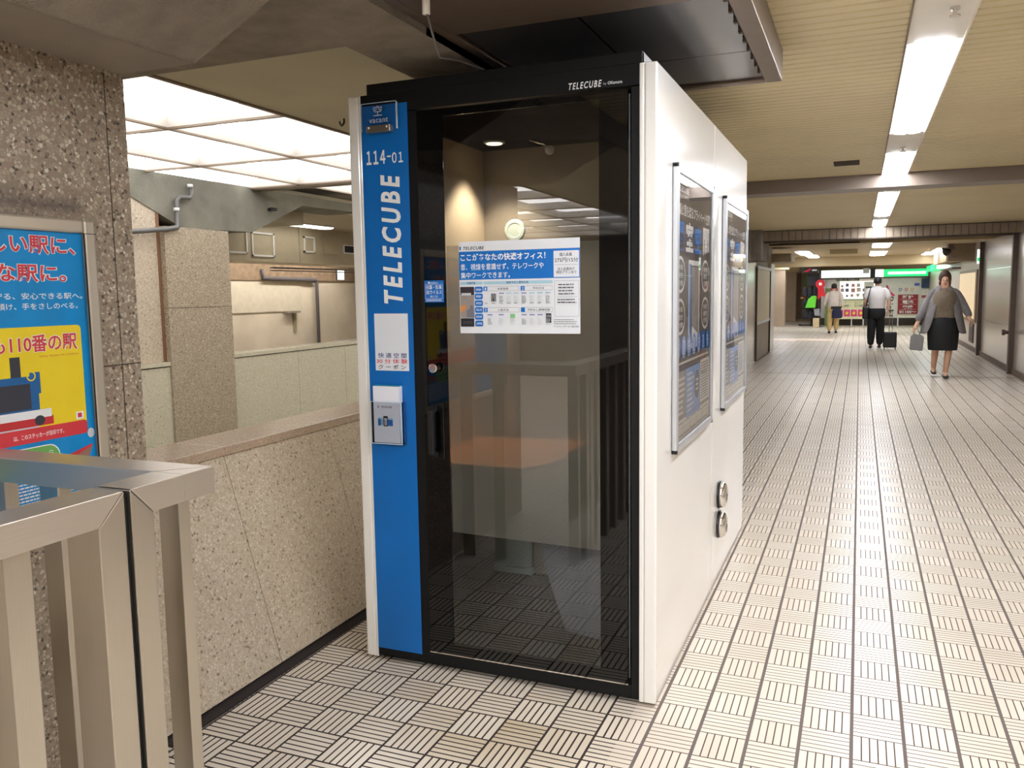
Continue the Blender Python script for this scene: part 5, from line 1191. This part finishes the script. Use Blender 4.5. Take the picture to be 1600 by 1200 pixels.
# open the face side of the hair shell
b.v = [(x, max(y, -.045 if z < 1.665 else -.09), z) for x, y, z in b.v]
b.build('hair', wp, org=(0, 0, 0), smooth=True, sub=1)
PUMP = pm('black_pumps', (26, 18, 22), .35)
shoe(wp, (.05, -.05, .08), (.05, -.20, .035), PUMP); shoe(wp, (-.11, .16, .13), (-.11, .02, .07), PUMP)
t = thing('handbag', 'grey rectangular handbag carried by the woman', 'bag', (1.50, 12.42, .44))
GBG = pm('grey_bag_leather', (132, 130, 130), .6, vary=.05)
b = MB(); b.prism([(1.41, 12.38, .46), (1.60, 12.38, .44), (1.62, 12.38, .66), (1.58, 12.38, .70), (1.46, 12.38, .72), (1.42, 12.38, .68)], (0, .09, 0), GBG); b.build('body', t, bevel=.015)
b = MB(); b.tube([(1.47, 12.42, .70), (1.475, 12.42, .78), (1.50, 12.42, .81), (1.53, 12.42, .78), (1.56, 12.42, .70)], .007, GBG, 8); b.build('handle', t, smooth=True)

# --- man with the suitcase, walking away
mp = thing('person', 'man in white shirt and dark trousers walking away with a suitcase', 'person', (1.02, 19.3, 0)); mp.rotation_euler = (0, 0, math.pi)
J = dict(pelvis=(0, 0, .92), waist=(0, 0, 1.08), chest=(0, 0, 1.30), neck=(0, 0, 1.48), head=(0, -.01, 1.60), crown=(0, .01, 1.68),
         shL=(.19, 0, 1.42), elL=(.27, .05, 1.14), wrL=(.28, -.04, .90), shR=(-.19, 0, 1.42), elR=(-.27, .06, 1.14), wrR=(-.25, .08, .90),
         hipL=(.09, 0, .86), knL=(.11, -.02, .47), anL=(.12, .04, .08), toL=(.12, -.10, .04), hipR=(-.09, 0, .86), knR=(-.09, -.06, .48), anR=(-.08, -.10, .08), toR=(-.08, -.24, .04))
n_, e_ = skeleton(J); skin_body(mp, n_, e_, SKIN); face(mp, J['head'])
SHT = pm('white_shirt', (226, 222, 220), .7, vary=.03, bump=.3, bscale=40)
garment('shirt', mp, [ell(0, 0, .90, .18, .135), ell(0, 0, 1.05, .185, .14), ell(0, 0, 1.25, .20, .145), ell(0, 0, 1.40, .20, .12), ell(0, 0, 1.47, .10, .08), ell(0, 0, 1.51, .07, .07)], SHT)
for a in ([(.10, 0, 1.42), (.18, 0, 1.42), (.225, .01, 1.34), (.265, .04, 1.15)], [(-.10, 0, 1.42), (-.18, 0, 1.42), (-.225, .01, 1.34), (-.265, .05, 1.15)]): tubep('sleeve', mp, a, [.05, .068, .075, .072], SHT)
TRS = pm('black_trousers', (26, 27, 32), .8, vary=.08)
garment('trousers', mp, [ell(0, 0, .98, .185, .14), ell(0, 0, .90, .195, .15), ell(0, 0, .80, .205, .155), ell(0, 0, .73, .17, .13), ell(0, 0, .70, .06, .06)], TRS)
for a in ([(.09, 0, .90), (.11, -.02, .47), (.12, .04, .035)], [(-.09, 0, .90), (-.09, -.06, .48), (-.08, -.10, .035)]): tubep('trouser_leg', mp, a, [.115, .098, .088], TRS)
b = MB(); b.loft([ell(0, .03, 1.55, .082, .075), ell(0, .02, 1.63, .094, .10), ell(0, .01, 1.70, .085, .092), ell(0, .01, 1.735, .03, .03)], HAIRK); b.v = [(x, max(y, -.05), z) for x, y, z in b.v]; b.build('hair', mp, org=(0, 0, 0), smooth=True, sub=1)
shoe(mp, (.12, .04, .08), (.12, -.1, .04), BLKP); shoe(mp, (-.08, -.10, .08), (-.08, -.24, .04), BLKP)
t = thing('shoulder_bag', 'black shoulder bag on the left side of the man in white', 'bag', (.80, 19.25, .75))
b = MB(); b.box(.70, .84, 19.10, 19.40, .72, 1.02, BLKP); b.build('body', t, bevel=.03)
b = MB(); b.tube([(.78, 19.2, 1.0), (.82, 19.18, 1.25), (.87, 19.25, 1.47)], .012, BLKP, 8); b.build('strap', t, smooth=True)
t = thing('rolling_suitcase', 'small black wheeled suitcase pulled by the man', 'suitcase', (1.33, 19.05, 0))
b = MB(); b.box(1.17, 1.47, 18.95, 19.15, .05, .42, BLKP); b.build('shell', t, bevel=.03)
b = MB(); b.tube([(1.30, 19.15, .40), (1.31, 19.18, .92)], .008, CHROME, 8); b.tube([(1.37, 19.15, .40), (1.36, 19.18, .92)], .008, CHROME, 8); b.box(1.28, 1.39, 19.165, 19.195, .91, .94, BLKP); b.build('handle', t)
for xx in (1.20, 1.44):
    b = MB(); b.lathe((xx-.01, 19.0, .03), (1, 0, 0), [(0, .03), (.02, .03)], BLKP, 14); b.build('wheel', t)

# --- person in khaki trousers far back
kp = thing('person', 'small distant person in pale top and khaki trousers walking away', 'person', (-.14, 26.3, 0)); kp.rotation_euler = (0, 0, math.pi)
J = {k: (v[0], v[1], v[2]*.93) for k, v in J.items()}
n_, e_ = skeleton(J, False); skin_body(kp, n_, e_, SKIN, sub=1); face(kp, J['head'])
PLT = pm('pale_top', (204, 194, 186), .8, vary=.05); KHK = pm('khaki', (206, 178, 120), .8, vary=.05)
garment('shirt', kp, [ell(0, 0, .82, .18, .135), ell(0, 0, 1.0, .18, .14), ell(0, 0, 1.18, .19, .14), ell(0, 0, 1.31, .18, .12), ell(0, 0, 1.38, .08, .08)], PLT)
for a in ([(.10, 0, 1.31), (.18, 0, 1.31), (.265, .045, 1.06), (.28, -.03, .86)], [(-.10, 0, 1.31), (-.18, 0, 1.31), (-.265, .055, 1.06), (-.25, .07, .86)]): tubep('sleeve', kp, a, [.05, .068, .062, .05], PLT)
garment('trousers', kp, [ell(0, 0, .90, .17, .13), ell(0, 0, .82, .18, .14), ell(0, 0, .74, .185, .145), ell(0, 0, .67, .14, .11), ell(0, 0, .65, .05, .05)], KHK)
for a in ([(.09, 0, .84), (.11, -.02, .44), (.12, .04, .05)], [(-.09, 0, .84), (-.09, -.06, .45), (-.08, -.10, .05)]): tubep('trouser_leg', kp, a, [.10, .085, .075], KHK)
b = MB(); b.loft([ell(0, .03, 1.44, .082, .075), ell(0, .02, 1.52, .094, .10), ell(0, .01, 1.59, .085, .092), ell(0, .01, 1.62, .03, .03)], HAIRK); b.v = [(x, max(y, -.05), z) for x, y, z in b.v]; b.build('hair', kp, org=(0, 0, 0), smooth=True, sub=1)
shoe(kp, (.12, .04, .08), (.12, -.1, .04), TRS); shoe(kp, (-.08, -.10, .08), (-.08, -.24, .04), TRS)
mb = MB(); mb.loft([[(-.03+rx*math.cos(a), 26.1+.08*math.sin(a), z_) for a in [2*math.pi*q/14 for q in range(14)]] for z_, rx in ((.50, .12), (.53, .16), (.72, .15), (.82, .10))], pm('navy_cloth', (30, 34, 66), .8)); mb.box(-.22, .10, 26.12, 26.16, .80, .88, BLKP)
tag(mb.build('waist_bag', org=(-.03, 26.1, .7), smooth=False), 'navy bag at the hip of the distant khaki person', 'bag')
